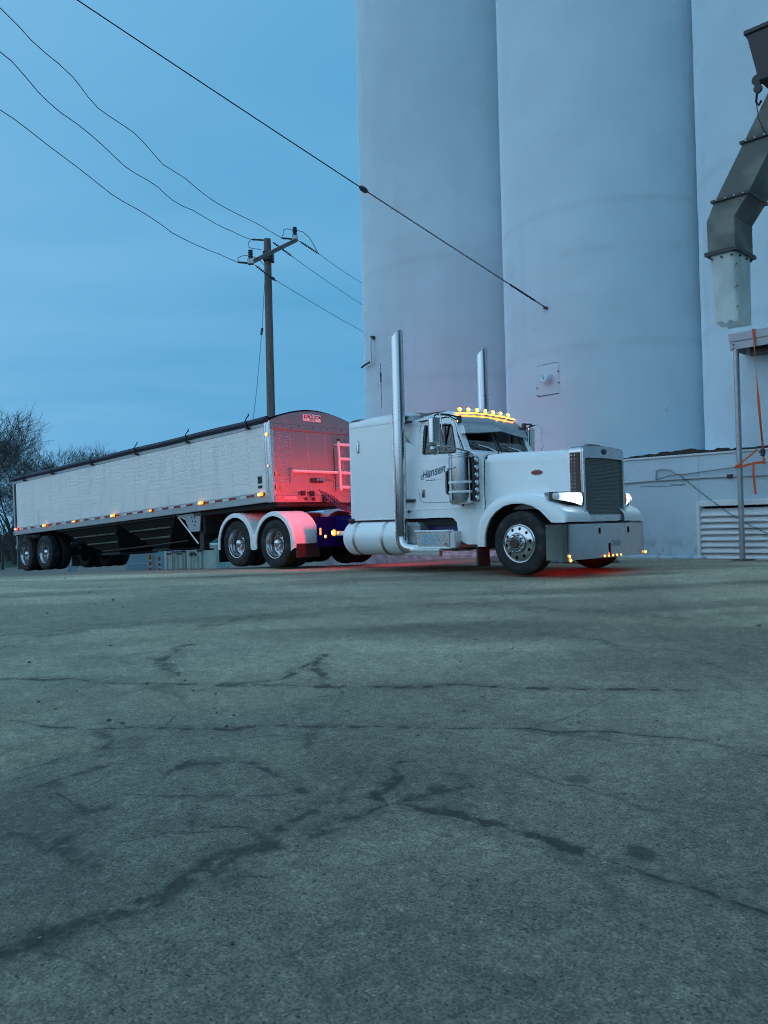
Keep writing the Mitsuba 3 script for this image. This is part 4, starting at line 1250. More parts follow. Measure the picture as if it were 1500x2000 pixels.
for i in range(3):
    part(cn, 'socket', cyl([.05, -1.16 - .075 * i, .455], [.085, -1.16 - .075 * i, .455], .026, n=12), 'polished', TL)
part(TLR, 'unit_number', text_put('1014', .055, (-.0115, -1.44, .435), (0, -1, 0), (0, 0, 1), (1, 0, 0), .003, True), 'sign_black', TL, smooth=False)
for v, w, a, b in ((-.78, .17, .05, .045), (-1.03, .17, .055, .05), (-.85, .055, .032, .026), (-1.06, .05, .036, .03), (-1.36, .055, .03, .075), (-1.45, .03, .025, .03)):
    part(TLR, 'service_box', B(.002, .04, v - a, v + a, w - b, w + b, .006), 'black_plastic', TL)
for v in (-.68, -.92):
    part(TLR, 'caution_mark', B(-.0115, -.0085, v - .012, v + .012, .14, .20), 'sign_black', TL)
part(TLR, 'maker_plate', B(.004, .0065, -.62, -.28, .04, .10), 'satin_metal', TL)
for v, w, s_ in ((-.085, .56, .030), (-.085, .29, .030), (-.19, .545, .018), (-.19, .30, .014), (-.19, .25, .014)):
    part(TLR, 'clearance_reflector', B(.001, .016, v - s_ * .6, v + s_ * .6, w - s_ * 1.5, w + s_ * 1.5, .004), 'lamp_amber', TL)
part(TLR, 'hang_chain', tube([[.03, -1.70, 1.14], [.03, -1.71, .8], [.04, -1.70, .35], [.05, -1.66, .2]], .010, 5), 'black_metal', TL)
# belly: hoppers, frame, bulkheads, landing gear
part(TLR, 'coupler_plate', B(-3.0, -.03, -WID + .10, -.10, -.10, -.005), 'under_black', TL)
part(TLR, 'floor', B(-LEN + .05, -.05, -WID + .06, -.06, .10, .12), 'under_black', TL)
for (a0, a1, b0, b1) in ((-3.75, -6.5, -5.1, -5.7), (-6.5, -9.7, -7.5, -8.3)):
    top = [[a0, -.10, .0], [a1, -.10, .0], [a1, -WID + .10, .0], [a0, -WID + .10, .0]]
    bot = [[b0, -.75, -.74], [b1, -.75, -.74], [b1, -WID + .75, -.74], [b0, -WID + .75, -.74]]
    h = holder(TLR, 'hopper')
    part(h, 'slope', loft([top, bot], wrap=True), 'under_black', TL, smooth=False)
    part(h, 'trap_gate', B(b1 - .1, b0 + .1, -WID + .68, -.68, -.80, -.735, .01), 'black_metal', TL)
    part(h, 'rim', B(a1, a0, -.16, -.09, -.05, -.002), 'black_metal', TL)
    part(h, 'stiffener', tube([[a0 * .6 + b0 * .4, -.30, -.26], [a1 * .6 + b1 * .4, -.30, -.26]], .022, 6), 'dusty_steel', TL)
    part(h, 'stiffener', tube([[a0 * .35 + b0 * .65, -.50, -.47], [a1 * .35 + b1 * .65, -.50, -.47]], .022, 6), 'dusty_steel', TL)
part(TLR, 'crank_rod', tube([[-3.6, -.32, -.62], [-5.0, -.32, -.66], [-7.6, -.32, -.70]], .016, 6), 'black_metal', TL)
part(TLR, 'side_gusset', ext(Polygon([(-2.72, -.02), (-3.72, -.02), (-3.34, -.16), (-3.18, -.44), (-2.80, -.44)]), 'v', -.13, -.10), 'rail_metal', TL, smooth=False)
for i, (a, b) in enumerate(((-2.98, -.12), (-3.08, -.12), (-2.94, -.22), (-3.05, -.20), (-2.98, -.30))):
    part(TLR, 'gusset_hole', cyl([a, -.104, b], [a, -.097, b], .022, n=10), 'under_black', TL)
lg = holder(TLR, 'landing_gear')
for v in (-.28, -WID + .28):
    part(lg, 'leg', B(-2.96, -2.80, v - .08, v + .08, -.84, -.05, .006), 'black_metal', TL)
    part(lg, 'foot', B(-3.03, -2.72, v - .14, v + .14, -.875, -.841, .006), 'black_metal', TL)
    part(lg, 'brace', tube([[-3.68, v + .14, -.06], [-3.02, v + .06, -.72]], .028, 8), 'satin_metal', TL)
part(lg, 'cross_tube', tube([[-2.88, -.3, -.4], [-2.88, -WID + .3, -.4]], .03, 8), 'black_metal', TL)
part(TLR, 'bulkhead', B(-2.66, -2.60, -WID + .12, -.12, -.50, -.11), 'under_black', TL)
# running gear
for v in (-.75, -WID + .75):
    part(TLR, 'frame_rail', B(-LEN + .1, -9.2, v - .06, v + .06, -.34, .09), 'under_black', TL)
for a in (-10.47, -11.75):
    part(TLR, 'axle', cyl([a, -.3, -.60], [a, -WID + .3, -.60], .065, n=12), 'under_black', TL)
    wheel(TLR, TL, a, -.02, -.60, 1, 'dish', True)
    wheel(TLR, TL, a, -WID + .02, -.60, -1, 'dish', True)
part(TLR, 'rear_wall', B(-LEN - .02, -LEN + .02, -WID + .05, -.05, .0, 1.6), 'front_sheet', TL)
part(TLR, 'rear_arch', ext(Polygon(arch), 'u', -LEN - .01, -LEN + .02), 'front_sheet', TL, smooth=False)
part(TLR, 'rear_bumper', B(-LEN - .08, -LEN, -WID + .02, -.02, -.42, -.30, .01), 'rail_metal', TL)
for v in (-.10, -WID + .10):
    part(TLR, 'bumper_post', B(-LEN - .07, -LEN - .01, v - .05, v + .05, -.32, .02, .006), 'rail_metal', TL)
for v in (-.40, -WID + .40):
    part(TLR, 'mud_flap', B(-LEN - .055, -LEN - .035, v - .36, v + .36, -1.03, -.10, .004), 'galvanised', TL)
# coiled air and electric lines between truck and trailer
for n_, (v0, v1, col, lab) in enumerate(((-1.18, .30, 'hose_blue', 'navy coiled air line sagging between the truck sleeper and the trailer, upper of the two'), (-1.42, .10, 'black_plastic', 'black coiled air line sagging below the navy one in front of the trailer'))):
    a, b = TL.W(.05, v0, .24 - .08 * n_), TR.W(-4.05, v1 - .25, 1.42 - .10 * n_)
    t_ = np.linspace(0, 1, 420)
    ctr = a + (b - a) * t_[:, None] + np.array([0, 0, -1.0]) * (.34 * np.sin(np.pi * t_) ** 1.2)[:, None]
    d = (b - a) / np.linalg.norm(b - a); e1_, e2_, _ = basis(d)
    rad = .048 * np.clip(np.sin(np.pi * t_) * 3, 0, 1)
    q = ctr + rad[:, None] * (np.cos(t_ * 2 * np.pi * 26)[:, None] * e1_ + np.sin(t_ * 2 * np.pi * 26)[:, None] * e2_)
    k = part(None, 'coiled_air_line', tube(q, .011, 5), col)
    labels[k] = {'label': lab, 'category': 'air line'}
# ------------------------------------------------------------------ tractor
TK = thing('semi_truck', 'white long-nosed semi truck with a flat-top sleeper, chrome stacks and lit amber roof lamps', 'truck')


def box_of(profile, front, plan, big=20):
    """The common solid of a side profile (u,w), a front view (v,w) and a plan (u,v)."""
    return ext(profile, 'v', -3, 3) ^ ext(front, 'u', -9, 9) ^ ext(plan, 'w', -1, 9)


# sleeper
s_prof = rnd([(-3.93, .92), (-2.64, .92), (-2.64, 2.875), (-3.2, 2.90), (-3.93, 2.86)], .16, 10)
s_prof = s_prof.union(sbox(-3.93, .92, -2.64, 1.4)).union(sbox(-2.9, .92, -2.64, 2.80))
s_front = Polygon([(-1.06, .92), (1.06, .92), (1.06, 2.62)] + [(1.06 - .20 * (1 - math.cos(a)) - 0, 2.62 + .20 * math.sin(a)) for a in np.linspace(.1, 1.45, 9)] + [(.5, 2.865), (0, 2.90), (-.5, 2.865)] + [(-1.06 + .20 * (1 - math.cos(a)), 2.62 + .20 * math.sin(a)) for a in np.linspace(1.45, .1, 9)] + [(-1.06, 2.62)])
s_plan = rnd([(-3.93, -1.06), (-2.64, -1.06), (-2.64, 1.06), (-3.93, 1.06)], .11, 10)
part(TK, 'sleeper', box_of(s_prof, s_front, s_plan), 'white_paint', TR, smooth=24)
for sgn in (1, -1):
    part(TK, 'sleeper_seam', B(-3.83, -2.75, sgn * 1.0585, sgn * 1.0612, 2.628, 2.637), 'trailer_seam', TR)
    part(TK, 'sleeper_seam', B(-3.83, -2.75, sgn * 1.0585, sgn * 1.0610, 2.652, 2.657), 'white_plain', TR)
    h = holder(TK, 'marker_housing')
    part(h, 'body', rbox(-3.665, -3.595, sgn * 1.062 - .03, sgn * 1.062 + .03, 2.16, 2.39, .028), 'chrome', TR, smooth=50)
    part(TK, 'sleeper_skirt_trim', B(-3.9, -2.66, sgn * 1.02, sgn * 1.056, .895, .918), 'black_metal', TR)
# cab: a hollow shell with window openings
c_prof = [(-2.66, .925), (-2.66, 2.84), (-2.45, 2.845), (-2.1, 2.835), (-1.80, 2.79), (-1.60, 2.735), (-1.47, 2.67), (-1.40, 2.58), (-1.155, 2.03), (-1.10, 2.0), (-.87, 1.945), (-.86, .47), (-1.16, .47), (-1.29, .53), (-1.345, .70), (-1.37, .84), (-1.45, .915), (-1.55, .925)]
c_prof = Polygon(c_prof)
c_front = Polygon([(-1.0, .3), (1.0, .3), (1.0, 1.90), (.975, 2.10), (.93, 2.56)] + [(.93 - .22 * (1 - math.cos(a)), 2.56 + .20 * math.sin(a)) for a in np.linspace(.15, 1.4, 8)] + [(.4, 2.83), (0, 2.86), (-.4, 2.83)] + [(-.93 + .22 * (1 - math.cos(a)), 2.56 + .20 * math.sin(a)) for a in np.linspace(1.4, .15, 8)] + [(-.93, 2.56), (-.975, 2.10), (-1.0, 1.90)])
c_plan = rnd([(-2.66, -1.0), (-1.30, -1.0), (-1.10, -.985), (-.86, -.90), (-.86, .90), (-1.10, .985), (-1.30, 1.0), (-2.66, 1.0)], .05, 6)
outer = box_of(c_prof, c_front, c_plan)
core = Polygon([(-2.6, .99), (-2.6, 2.78), (-2.1, 2.775), (-1.64, 2.68), (-1.47, 2.58), (-1.235, 2.03), (-1.18, 1.93), (-.95, 1.88), (-.95, .99)])
inner = ext(core, 'v', -.945, .945) ^ ext(c_front.buffer(-.055), 'u', -9, 9) ^ ext(c_plan.buffer(-.05), 'w', -1, 9)
win = rnd([(-2.10, 2.035), (-1.36, 2.01), (-1.475, 2.50), (-2.10, 2.525)], .035)
small = rnd([(-1.605, 1.305), (-1.30, 1.305), (-1.30, 1.71), (-1.605, 1.71)], .04)
shell = outer - inner - ext(win, 'v', -2, 2) - ext(small, 'v', -2, 2)
wsl = [rnd([(.022, 2.055), (.83, 2.055), (.80, 2.53), (.022, 2.57)], .05), rnd([(-.83, 2.055), (-.022, 2.055), (-.022, 2.57), (-.80, 2.53)], .05)]
for p_ in wsl:
    shell -= ext(p_, 'u', -1.62, -1.0) ^ ext(Polygon([(-1.60, 2.0), (-1.0, 2.0), (-1.0, 2.64), (-1.60, 2.64)]), 'v', -2, 2)
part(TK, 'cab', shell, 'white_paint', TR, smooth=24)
lin_o = ext(core.buffer(-.004), 'v', -.94, .94) ^ ext(c_front.buffer(-.060), 'u', -9, 9) ^ ext(c_plan.buffer(-.055), 'w', -1, 9)
lin_i = ext(core.buffer(-.016), 'v', -.925, .925) ^ ext(c_front.buffer(-.072), 'u', -9, 9) ^ ext(c_plan.buffer(-.067), 'w', -1, 9)
lining = lin_o - lin_i - ext(win.buffer(.01), 'v', -2, 2) - ext(small.buffer(.01), 'v', -2, 2)
for p_ in wsl:
    lining -= ext(p_.buffer(.01), 'u', -1.68, -1.0)
part(TK, 'cab_lining', lining, 'cab_inside', TR, smooth=False)
for sgn in (1, -1):
    vs = sgn * .93
    rows = [[[a, sgn * (.965 - .075 * (w - 2.03) / .5), w] for a in (-2.12, -1.34)] for w in (2.0, 2.54)]
    part(TK, 'side_window', loft(rows), 'side_glass', TR)
    part(TK, 'door_window_small', loft([[[a, sgn * .965, w] for a in (-1.62, -1.285)] for w in (1.29, 1.725)]), 'side_glass', TR)
    part(TK, 'small_window_back', B(-1.66, -1.24, sgn * .925, sgn * .935, 1.25, 1.76), 'under_black', TR)
    rubber_ = ext(win.buffer(.012), 'v', 0, 1) - ext(win.buffer(-.012), 'v', -1, 2)
    q = as_tm(rubber_)
    q.vertices[:] = np.stack([q.vertices[:, 0], sgn * (.985 - .062 * np.clip((q.vertices[:, 2] - 2.0) / .5, 0, 1) + .012 * q.vertices[:, 1]), q.vertices[:, 2]], 1)
    part(TK, 'window_seal', q, 'black_plastic', TR)
    # door outline: a dark gap standing just proud of the shell, with the handle and the vent wing bar
    door = rnd([(-2.19, 1.20), (-1.30, 1.185), (-1.235, 1.35), (-1.22, 1.95), (-1.42, 2.545), (-1.55, 2.60), (-2.19, 2.60)], .13, 8)
    gap = ext(door.buffer(.009), 'v', 0, 1) - ext(door, 'v', -1, 2)
    q = as_tm(gap)
    dv = 1.0 + .0 * q.vertices[:, 2] - np.interp(q.vertices[:, 2], [1.9, 2.1, 2.56, 2.7], [0, .025, .07, .10])
    q.vertices[:] = np.stack([q.vertices[:, 0], sgn * (dv - .004 + .0065 * q.vertices[:, 1]), q.vertices[:, 2]], 1)
    dh = holder(TK, 'door')
    part(dh, 'gap', q, 'black_plastic', TR)
    part(dh, 'handle', rbox(-2.13, -2.055, sgn * 1.0 - .012, sgn * 1.0 + .022, 1.28, 1.43, .012), 'chrome', TR, smooth=50)
    part(dh, 'handle_recess', B(-2.075, -2.058, sgn * 1.02, sgn * 1.0235, 1.30, 1.415), 'black_plastic', TR)
    part(dh, 'wing_bar', B(-1.62, -1.60, sgn * .935, sgn * .962, 2.02, 2.52), 'black_plastic', TR)
    part(dh, 'moulding', B(-2.16, -1.27, sgn * .999, sgn * 1.006, 1.905, 1.915, .002), 'white_plain', TR)
    part(TK, 'cab_moulding', B(-2.45, -.92, sgn * .994, sgn * 1.010, 1.065, 1.090, .005), 'white_paint', TR)
    part(TK, 'rain_gutter', tube([[-2.2, sgn * .94, 2.61], [-1.6, sgn * .92, 2.63], [-1.46, sgn * .91, 2.58], [-1.19, sgn * .985, 2.03]], .012, 6), 'black_plastic', TR)
    if sgn > 0:
        # painted name on the door: slanted script-like lettering with a swash and a dark edge
        wd = text_put('Hansen', .128, (-2.12, 1.0, 1.60), (.985, 0, .19), (-.0, 0, 1), (0, 1, 0), .0035, True, .28, .84)
        part(dh, 'lettering', wd, 'ink_navy', TR, smooth=False)
        part(dh, 'swash', tube([[-2.13, 1.002, 1.60], [-2.155, 1.002, 1.635], [-2.13, 1.002, 1.665], [-2.09, 1.002, 1.645], [-2.10, 1.002, 1.60], [-2.135, 1.002, 1.585]], .007, 5), 'ink_navy', TR)
        part(dh, 'underline', B(-2.03, -1.80, 1.0, 1.0035, 1.566, 1.578), 'ink_navy', TR)
        part(dh, 'underline', B(-1.79, -1.68, 1.0, 1.003, 1.578, 1.586), 'trailer_seam', TR)
    part(TK, 'cab_hinge', cyl([-2.50, sgn * 1.02, 1.24], [-2.28, sgn * 1.03, 1.235], .028, n=10), 'black_metal', TR)
    part(TK, 'upper_bracket', B(-2.60, -2.35, sgn * .96, sgn * 1.12, 2.60, 2.64, .006), 'black_metal', TR)


def slant(w):
    return -1.40 + (2.58 - w) * (.245 / .55)


for sgn in (1, -1):
    part(TK, 'windshield_pane', loft([[[slant(w) - .022, sgn * a, w] for a in (.0, .86)] for w in (2.03, 2.60)]), 'clear_glass', TR, label=None)
part(TK, 'windshield_bar', tube([[slant(2.03) + .004, 0, 2.03], [slant(2.6) + .004, 0, 2.6]], .018, 6), 'black_plastic', TR)
for p_, nm in zip(wsl, (1, -1)):
    q = as_tm(ext(p_.buffer(.010), 'u', 0, 1) - ext(p_.buffer(-.012), 'u', -1, 2))
    q.vertices[:] = np.stack([slant(q.vertices[:, 2]) - .006 + .012 * q.vertices[:, 0], q.vertices[:, 1], q.vertices[:, 2]], 1)
    part(TK, 'windshield_seal', q, 'black_plastic', TR)
for v0, v1 in ((.62, .14), (-.22, -.70)):
    a_ = np.array([slant(2.06) + .05, v0 if v0 > 0 else v1 + .48, 2.035])
    wp = holder(TK, 'wiper')
    b_ = np.array([slant(2.12) + .022, v0 - .0, 2.13])
    part(wp, 'arm', tube([[slant(2.03) + .05, v1 + .02, 2.02], [slant(2.09) + .035, (v0 + v1) / 2, 2.10], [slant(2.13) + .03, v0, 2.135]], [.014, .010, .007], 6), 'white_plain', TR)
    part(wp, 'blade', tube([[slant(2.15) + .012, v0 + .16, 2.16], [slant(2.12) + .014, v0, 2.13], [slant(2.07) + .014, v0 - .30, 2.07]], .008, 5), 'black_plastic', TR)
    part(wp, 'pivot', cyl([slant(2.03) + .03, v1 + .02, 2.0], [slant(2.03) + .055, v1 + .02, 2.035], .022, n=10), 'black_plastic', TR)
# cab inside: seats, dashboard, wheel, bunk wall
for v in (.45, -.45):
    st_ = holder(TK, 'seat')
    part(st_, 'cushion', rbox(-2.25, -1.75, v - .25, v + .25, 1.25, 1.45, .05), 'seat_cloth', TR)
    part(st_, 'backrest', rbox(-2.40, -2.25, v - .25, v + .25, 1.40, 2.22, .05), 'seat_cloth', TR)
part(TK, 'dashboard', B(-1.30, -.98, -.90, .90, 1.40, 1.90, .05), 'cab_inside', TR)
part(TK, 'steering_wheel', tube([[-1.50 + .10 * math.sin(a), -.45 + .22 * math.cos(a), 1.90 + .18 * math.sin(a)] for a in np.linspace(0, 2 * np.pi, 28)], .016, 6), 'black_plastic', TR)
part(TK, 'bunk_curtain', B(-2.575, -2.56, -.93, .93, 1.0, 2.75), 'seat_cloth', TR)
# drop visor: polished sheet folded at the middle, with its lamp strip
rows = []
for f in np.linspace(0, 1, 9):
    row = []
    for v in np.linspace(-.90, .90, 25):
        low = 2.335 + .075 * (1 - abs(v) / .9) ** 1.3 - .015
        top_u, top_w = -1.475 + .02 * (1 - abs(v) / .9), 2.665 + .035 * (1 - (v / .9) ** 2)
        bu = -1.215 + .06 * (1 - abs(v) / .9)
        row.append([top_u + (bu - top_u) * f + .05 * math.sin(math.pi * f), v * (.94 + .06 * f), top_w + (low - top_w) * f])
    rows.append(row)
vs_ = holder(TK, 'sun_visor')
part(vs_, 'sheet', loft(rows), 'chrome', TR, smooth=50)
part(vs_, 'lower_lip', tube([r + np.array([.004, 0, 0]) for r in np.array(rows[-1])], .008, 6), 'black_metal', TR)
for sgn in (1, -1):
    part(vs_, 'end_plate', loft([[rows[i][24 if sgn > 0 else 0] for i in range(9)], [[slant(rows[i][0][2]) - .01, sgn * .93, rows[i][0][2]] for i in range(9)]]), 'white_paint', TR)
part(vs_, 'lamp_strip', tube([[-1.455 + .02 * (1 - abs(v) / .9), v, 2.690 + .035 * (1 - (v / .9) ** 2)] for v in np.linspace(.84, -.84, 30)], .011, 6), 'lamp_amber', TR, emit=(7.0, 2.0, .17), weight=4.0, label='lit amber lamp strip under the roof lamps')
for i, v in enumerate((.69, .46, .23, .0, -.23, -.46, -.69)):
    z = 2.755 + .035 * (1 - (v / .9) ** 2)
    h = holder(TK, 'roof_lamp')
    c = np.array([-1.52 + .02 * (1 - abs(v) / .9), v, z])
    part(h, 'body', cat([cyl(c + [-.22, 0, -.012], c + [0, 0, 0], .016, .044, n=16), cyl(c, c + [.012, 0, 0], .047, n=16)]), 'chrome', TR, smooth=40)
    part(h, 'lens', dome(c + [.0125, 0, 0], .039, .032, 'u', 18, 6), 'lamp_amber', TR, smooth=True, emit=(3.2, 1.0, .09))
    part(h, 'core', dome(c + [.036, 0, 0], .022, .014, 'u', 14, 4), 'lamp_clear', TR, smooth=True, emit=(12.0, 6.5, 1.4))
def f_head(p, n, uv):
    """Light leaving the headlamp lens: two projectors in a brightly lit reflector (uv runs along and up the lens)."""
    e = mi.Float(0)
    for cx in (.17, .50):
        e = dr.maximum(e, dr.exp(-(dr.square((uv.x - cx) * 2.4) + dr.square(uv.y - .45)) / .10))
    rib = .7 + .6 * N(uv.x * 26, uv.y * 9, 3.0)
    return mi.Color3f(.80, .95, 1.0) * (.75 * rib + 13.0 * e)


# hood
rows = []
for f in np.linspace(0, 1, 26):
    u = -.855 + 1.455 * f
    hw = .865 - .245 * f ** 1.15
    top = 1.945 - .045 * f + .02 * math.sin(math.pi * f)
    r = .17
    left = [[u, hw - .0, 1.02], [u, hw + .012, 1.25], [u, hw + .014, 1.5], [u, hw, top - r]]
    arc = [[u, hw - r * (1 - math.cos(a)), top - r + r * math.sin(a)] for a in np.linspace(.15, 1.45, 9)]
    mid = [[u, hw * g, top + .015 * (1 - g * g)] for g in (.55, .3, .04)]
    half = left + arc + mid
    rows.append(half + [[a, -b, c] for a, b, c in half[::-1]])
part(TK, 'hood', loft(rows), 'white_paint', TR, smooth=40)
part(TK, 'hood_back', B(-.852, -.83, -.84, .84, 1.0, 1.90), 'black_plastic', TR)
part(TK, 'hood_seam', tube([[-.862, v, w] for v, w in [(r_[1] * 1.002, r_[2] + .002) for r_ in rows[0]]], .006, 5), 'black_plastic', TR)
hc = tube([[u, 0, w] for u, w in ((-.80, 1.97), (0, 1.975), (.58, 1.935))], .010, 6)
part(TK, 'hood_hinge_strip', hc, 'polished', TR)
for sgn in (1, -1):
    hb = holder(TK, 'hood_badge')
    q = lathe([(.0001, 0), (.090, 0), (.095, .004), (.090, .009), (.0001, .0095)], (0, 0, 0), 'v', 32)
    q.vertices[:] = q.vertices * [1, sgn, .42]
    hwb = .865 - .245 * (.92 / 1.455) ** 1.15 + .012
    a = .145
    q.vertices[:, 1] += -sgn * q.vertices[:, 0] * a
    q.vertices[:] += [.065, sgn * hwb, 1.59]
    part(hb, 'oval', q, 'badge_red', TR)
    q2 = tube([[.065 + .095 * math.cos(t), sgn * (hwb + .006) - sgn * .095 * math.cos(t) * a, 1.59 + .040 * math.sin(t)] for t in np.linspace(0, 2 * np.pi, 33)], .004, 5)
    part(hb, 'rim', q2, 'chrome', TR)
# grille shell, mesh, badge, ornament
g_out = rnd([(-.635, .80), (.635, .80), (.63, 1.955), (.0, 1.985), (-.63, 1.955)], .085, 8)
g_in = rnd([(-.565, .905), (.565, .905), (.575, 1.775), (0, 1.79), (-.575, 1.775)], .03, 5)
gs = holder(TK, 'grille')
part(gs, 'shell', ext(g_out, 'u', .585, .80) - ext(g_in, 'u', .4, 1.0), 'chrome', TR, smooth=30)
part(gs, 'shell_face', ext(g_out.buffer(-.012), 'u', .8005, .826) - ext(g_in, 'u', .4, 1.0), 'polished', TR, smooth=30)
part(gs, 'mesh_back', ext(g_in.buffer(-.001), 'u', .74, .755), 'dark_mesh', TR, smooth=False)
bars = []
for w in np.arange(.918, 1.78, .0215):
    bars.append(B(.758, .776, -.57, .57, w, w + .011))
k = part(gs, 'bar', cat(bars), 'dark_mesh', TR, smooth=False, label='dark horizontal grille bars'); labels[k]['kind'] = 'stuff'
bd = lathe([(.0001, 0), (.072, 0), (.076, .005), (.07, .011), (.0001, .012)], (0, 0, 0), 'u', 32); bd.vertices[:] = bd.vertices * [1, 1, .62] + [.826, 0, 1.885]
part(gs, 'oval_badge', bd, 'badge_dark', TR)
part(gs, 'ornament', hull([[.70, .012, 1.985], [.70, -.012, 1.985], [.52, .10, 2.01], [.52, -.10, 2.01], [.50, 0, 2.035], [.78, 0, 1.995], [.60, 0, 2.03]]), 'chrome', TR, smooth=40)
part(gs, 'ornament_stem', cyl([.66, 0, 1.95], [.66, 0, 2.0], .018, n=8), 'chrome', TR)
for sgn in (1, -1):
    part(gs, 'side_vent', B(.605, .78, sgn * .634, sgn * .642, 1.235, 1.86, .003), 'brown_plate', TR)  # brown stands in for the dark that the chrome side mirrors
    k = part(gs, 'vent_hole', cat([cyl([.635 + .055 * j, sgn * .642, 1.27 + .055 * i], [.635 + .055 * j, sgn * .6445, 1.27 + .055 * i], .010, n=6) for i in range(11) for j in range(2)]), 'polished', TR)
    labels[k] = {'kind': 'stuff'}
# fenders
for sgn in (1, -1):
    O = np.array([(-.845, .44), (-.845, .62), (-.80, .82), (-.70, 1.00), (-.55, 1.13), (-.35, 1.215), (-.12, 1.245), (.12, 1.24), (.33, 1.205), (.52, 1.14), (.70, 1.04), (.84, .93), (.865, .85), (.86, .80)])
    from scipy.interpolate import CubicSpline
    sO = np.concatenate([[0], np.cumsum(np.linalg.norm(np.diff(O, axis=0), axis=1))])
    tt_ = np.linspace(0, sO[-1], 64)
    Oc = np.stack([np.interp(tt_, sO, O[:, 0]), np.interp(tt_, sO, O[:, 1])], 1)
    cs_ = CubicSpline(sO, O); Oc = cs_(tt_)
    I = np.array([(-.655, .44), (-.65, .60), (-.62, .72), (-.54, .88), (-.42, .99), (-.27, 1.07), (-.10, 1.105), (.10, 1.10), (.26, 1.06), (.41, .98), (.53, .87), (.60, .80), (.66, .795), (.80, .795)])
    sI = np.concatenate([[0], np.cumsum(np.linalg.norm(np.diff(I, axis=0), axis=1))])
    Ic = np.stack([np.interp(tt_ / sO[-1] * sI[-1], sI, I[:, 0]), np.interp(tt_ / sO[-1] * sI[-1], sI, I[:, 1])], 1)
    dirn = Ic - Oc; dirn /= np.linalg.norm(dirn, axis=1, keepdims=True) + 1e-9
    Lw = np.linalg.norm(Ic - Oc, axis=1)
    rad = np.minimum(.10, Lw * .65)
    rows = []
    for v, bulge in ((.52, 0), (.70, 0), (.90, 0), (1.04, 0)):
        rows.append(np.stack([Oc[:, 0], np.full(64, sgn * v), Oc[:, 1] + (.0 if v > .6 else 0)], 1))
    for a in np.linspace(0, np.pi / 2, 9)[1:]:
        q = Oc + dirn * (rad * (1 - math.cos(a)))[:, None]
        rows.append(np.stack([q[:, 0], sgn * (1.09 + .10 * math.sin(a) + 0 * rad), q[:, 1]], 1))
    q = Oc + dirn * (rad + (Lw - rad) * .6)[:, None]
    rows.append(np.stack([q[:, 0], np.full(64, sgn * 1.195), q[:, 1]], 1))
    rows.append(np.stack([Ic[:, 0], np.full(64, sgn * 1.19), Ic[:, 1]], 1))
    rows.append(np.stack([Ic[:, 0], np.full(64, sgn * 1.165), Ic[:, 1]], 1) + (0))
    rows.append(np.stack([Ic[:, 0] - dirn[:, 0] * .012, np.full(64, sgn * 1.13), Ic[:, 1] - dirn[:, 1] * .012], 1))
    fd = holder(TK, 'front_fender')
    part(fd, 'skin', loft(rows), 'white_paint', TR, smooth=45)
    part(fd, 'well', loft([np.stack([Ic[:, 0] - dirn[:, 0] * .012, np.full(64, sgn * v), Ic[:, 1] - dirn[:, 1] * .012], 1) for v in (1.13, .8, .5)]), 'under_black', TR, smooth=45)
    part(fd, 'nose_infill', hull([[.60, sgn * .55, 1.0], [.80, sgn * .62, .80], [.60, sgn * .62, 1.24], [.58, sgn * .60, .80], [.84, sgn * 1.02, .81], [.80, sgn * .64, 1.0], [.80, sgn * .95, .93], [.55, sgn * 1.0, 1.1]]), 'white_paint', TR, smooth=30)
    part(fd, 'mud_guard', B(-.845, -.80, sgn * .86, sgn * 1.17, .12, .435, .008), 'black_plastic', TR)
    if sgn > 0:
        part(fd, 'number_mark', text_put('87', .066, (-.795, 1.012, 1.005), (1, 0, 0), (0, 0, 1), (0, 1, 0), .003, True, .2), 'ink_navy', TR, smooth=False)
        part(fd, 'mark_plate', B(-.80, -.66, .985, 1.012, .985, 1.085), 'white_paint', TR)
    # headlamp pod: chrome housing, clear lit lens, small amber end
    hl = holder(TK, 'headlamp')
    hp = lambda u, v, w: [u, sgn * v, w]
    part(hl, 'housing', hull([hp(.80, .655, 1.03), hp(.80, .655, 1.252), hp(.565, 1.175, 1.145), hp(.565, 1.175, 1.255), hp(.45, 1.12, 1.15), hp(.45, 1.12, 1.25), hp(.5, .66, 1.05), hp(.5, .66, 1.262), hp(.73, .93, 1.06), hp(.73, .93, 1.258)]), 'chrome', TR, smooth=30)
    # lens: bowed front skin
    rows = []
    for f in np.linspace(0, 1, 13):
        v = .675 + .46 * f
        uu = .812 - .085 * f - .145 * f ** 3
        lo, hi = 1.045 + .105 * f ** .8, 1.243
        rows.append([[uu + .024 * math.sin(math.pi * g) - .004, sgn * v, lo + (hi - lo) * g] for g in np.linspace(0, 1, 7)])
    back = [[[p[0] - .03, p[1], p[2]] for p in r_] for r_ in rows]
    A_, B_ = loft(rows[:11]), loft(rows[10:])
    A_.faces[:] = A_.faces[:, ::-1] if sgn < 0 else A_.faces
    mA = put(A_, TR)
    nrm = mA.face_normals.mean(0)
    if nrm @ TR.u < 0:
        mA.invert()
    k = uniq(f'{hl}__lens')
    scene[k] = mikit.ply(mA, 'lamp_clear', smooth=True, uv=np.array([[f, g] for f in np.linspace(0, 1, 13)[:11] for g in np.linspace(0, 1, 7)]), emitter={'type': 'area', 'radiance': mikit.proc(f_head)})
    part(hl, 'end_lens', B_, 'lamp_clear', TR, smooth=True)
    for f, s_, w_ in ((.16, .052, 1.135), (.42, .046, 1.155), (.62, .03, 1.175)):
        v = .675 + .46 * f
        uu = .812 - .085 * f - .145 * f ** 3 + .022
        part(hl, 'projector_ring', lathe([(s_ * .8, 0), (s_, .004), (s_, .008), (s_ * .8, .010)], (uu, sgn * v, w_), 'u', 20), 'satin_metal', TR)
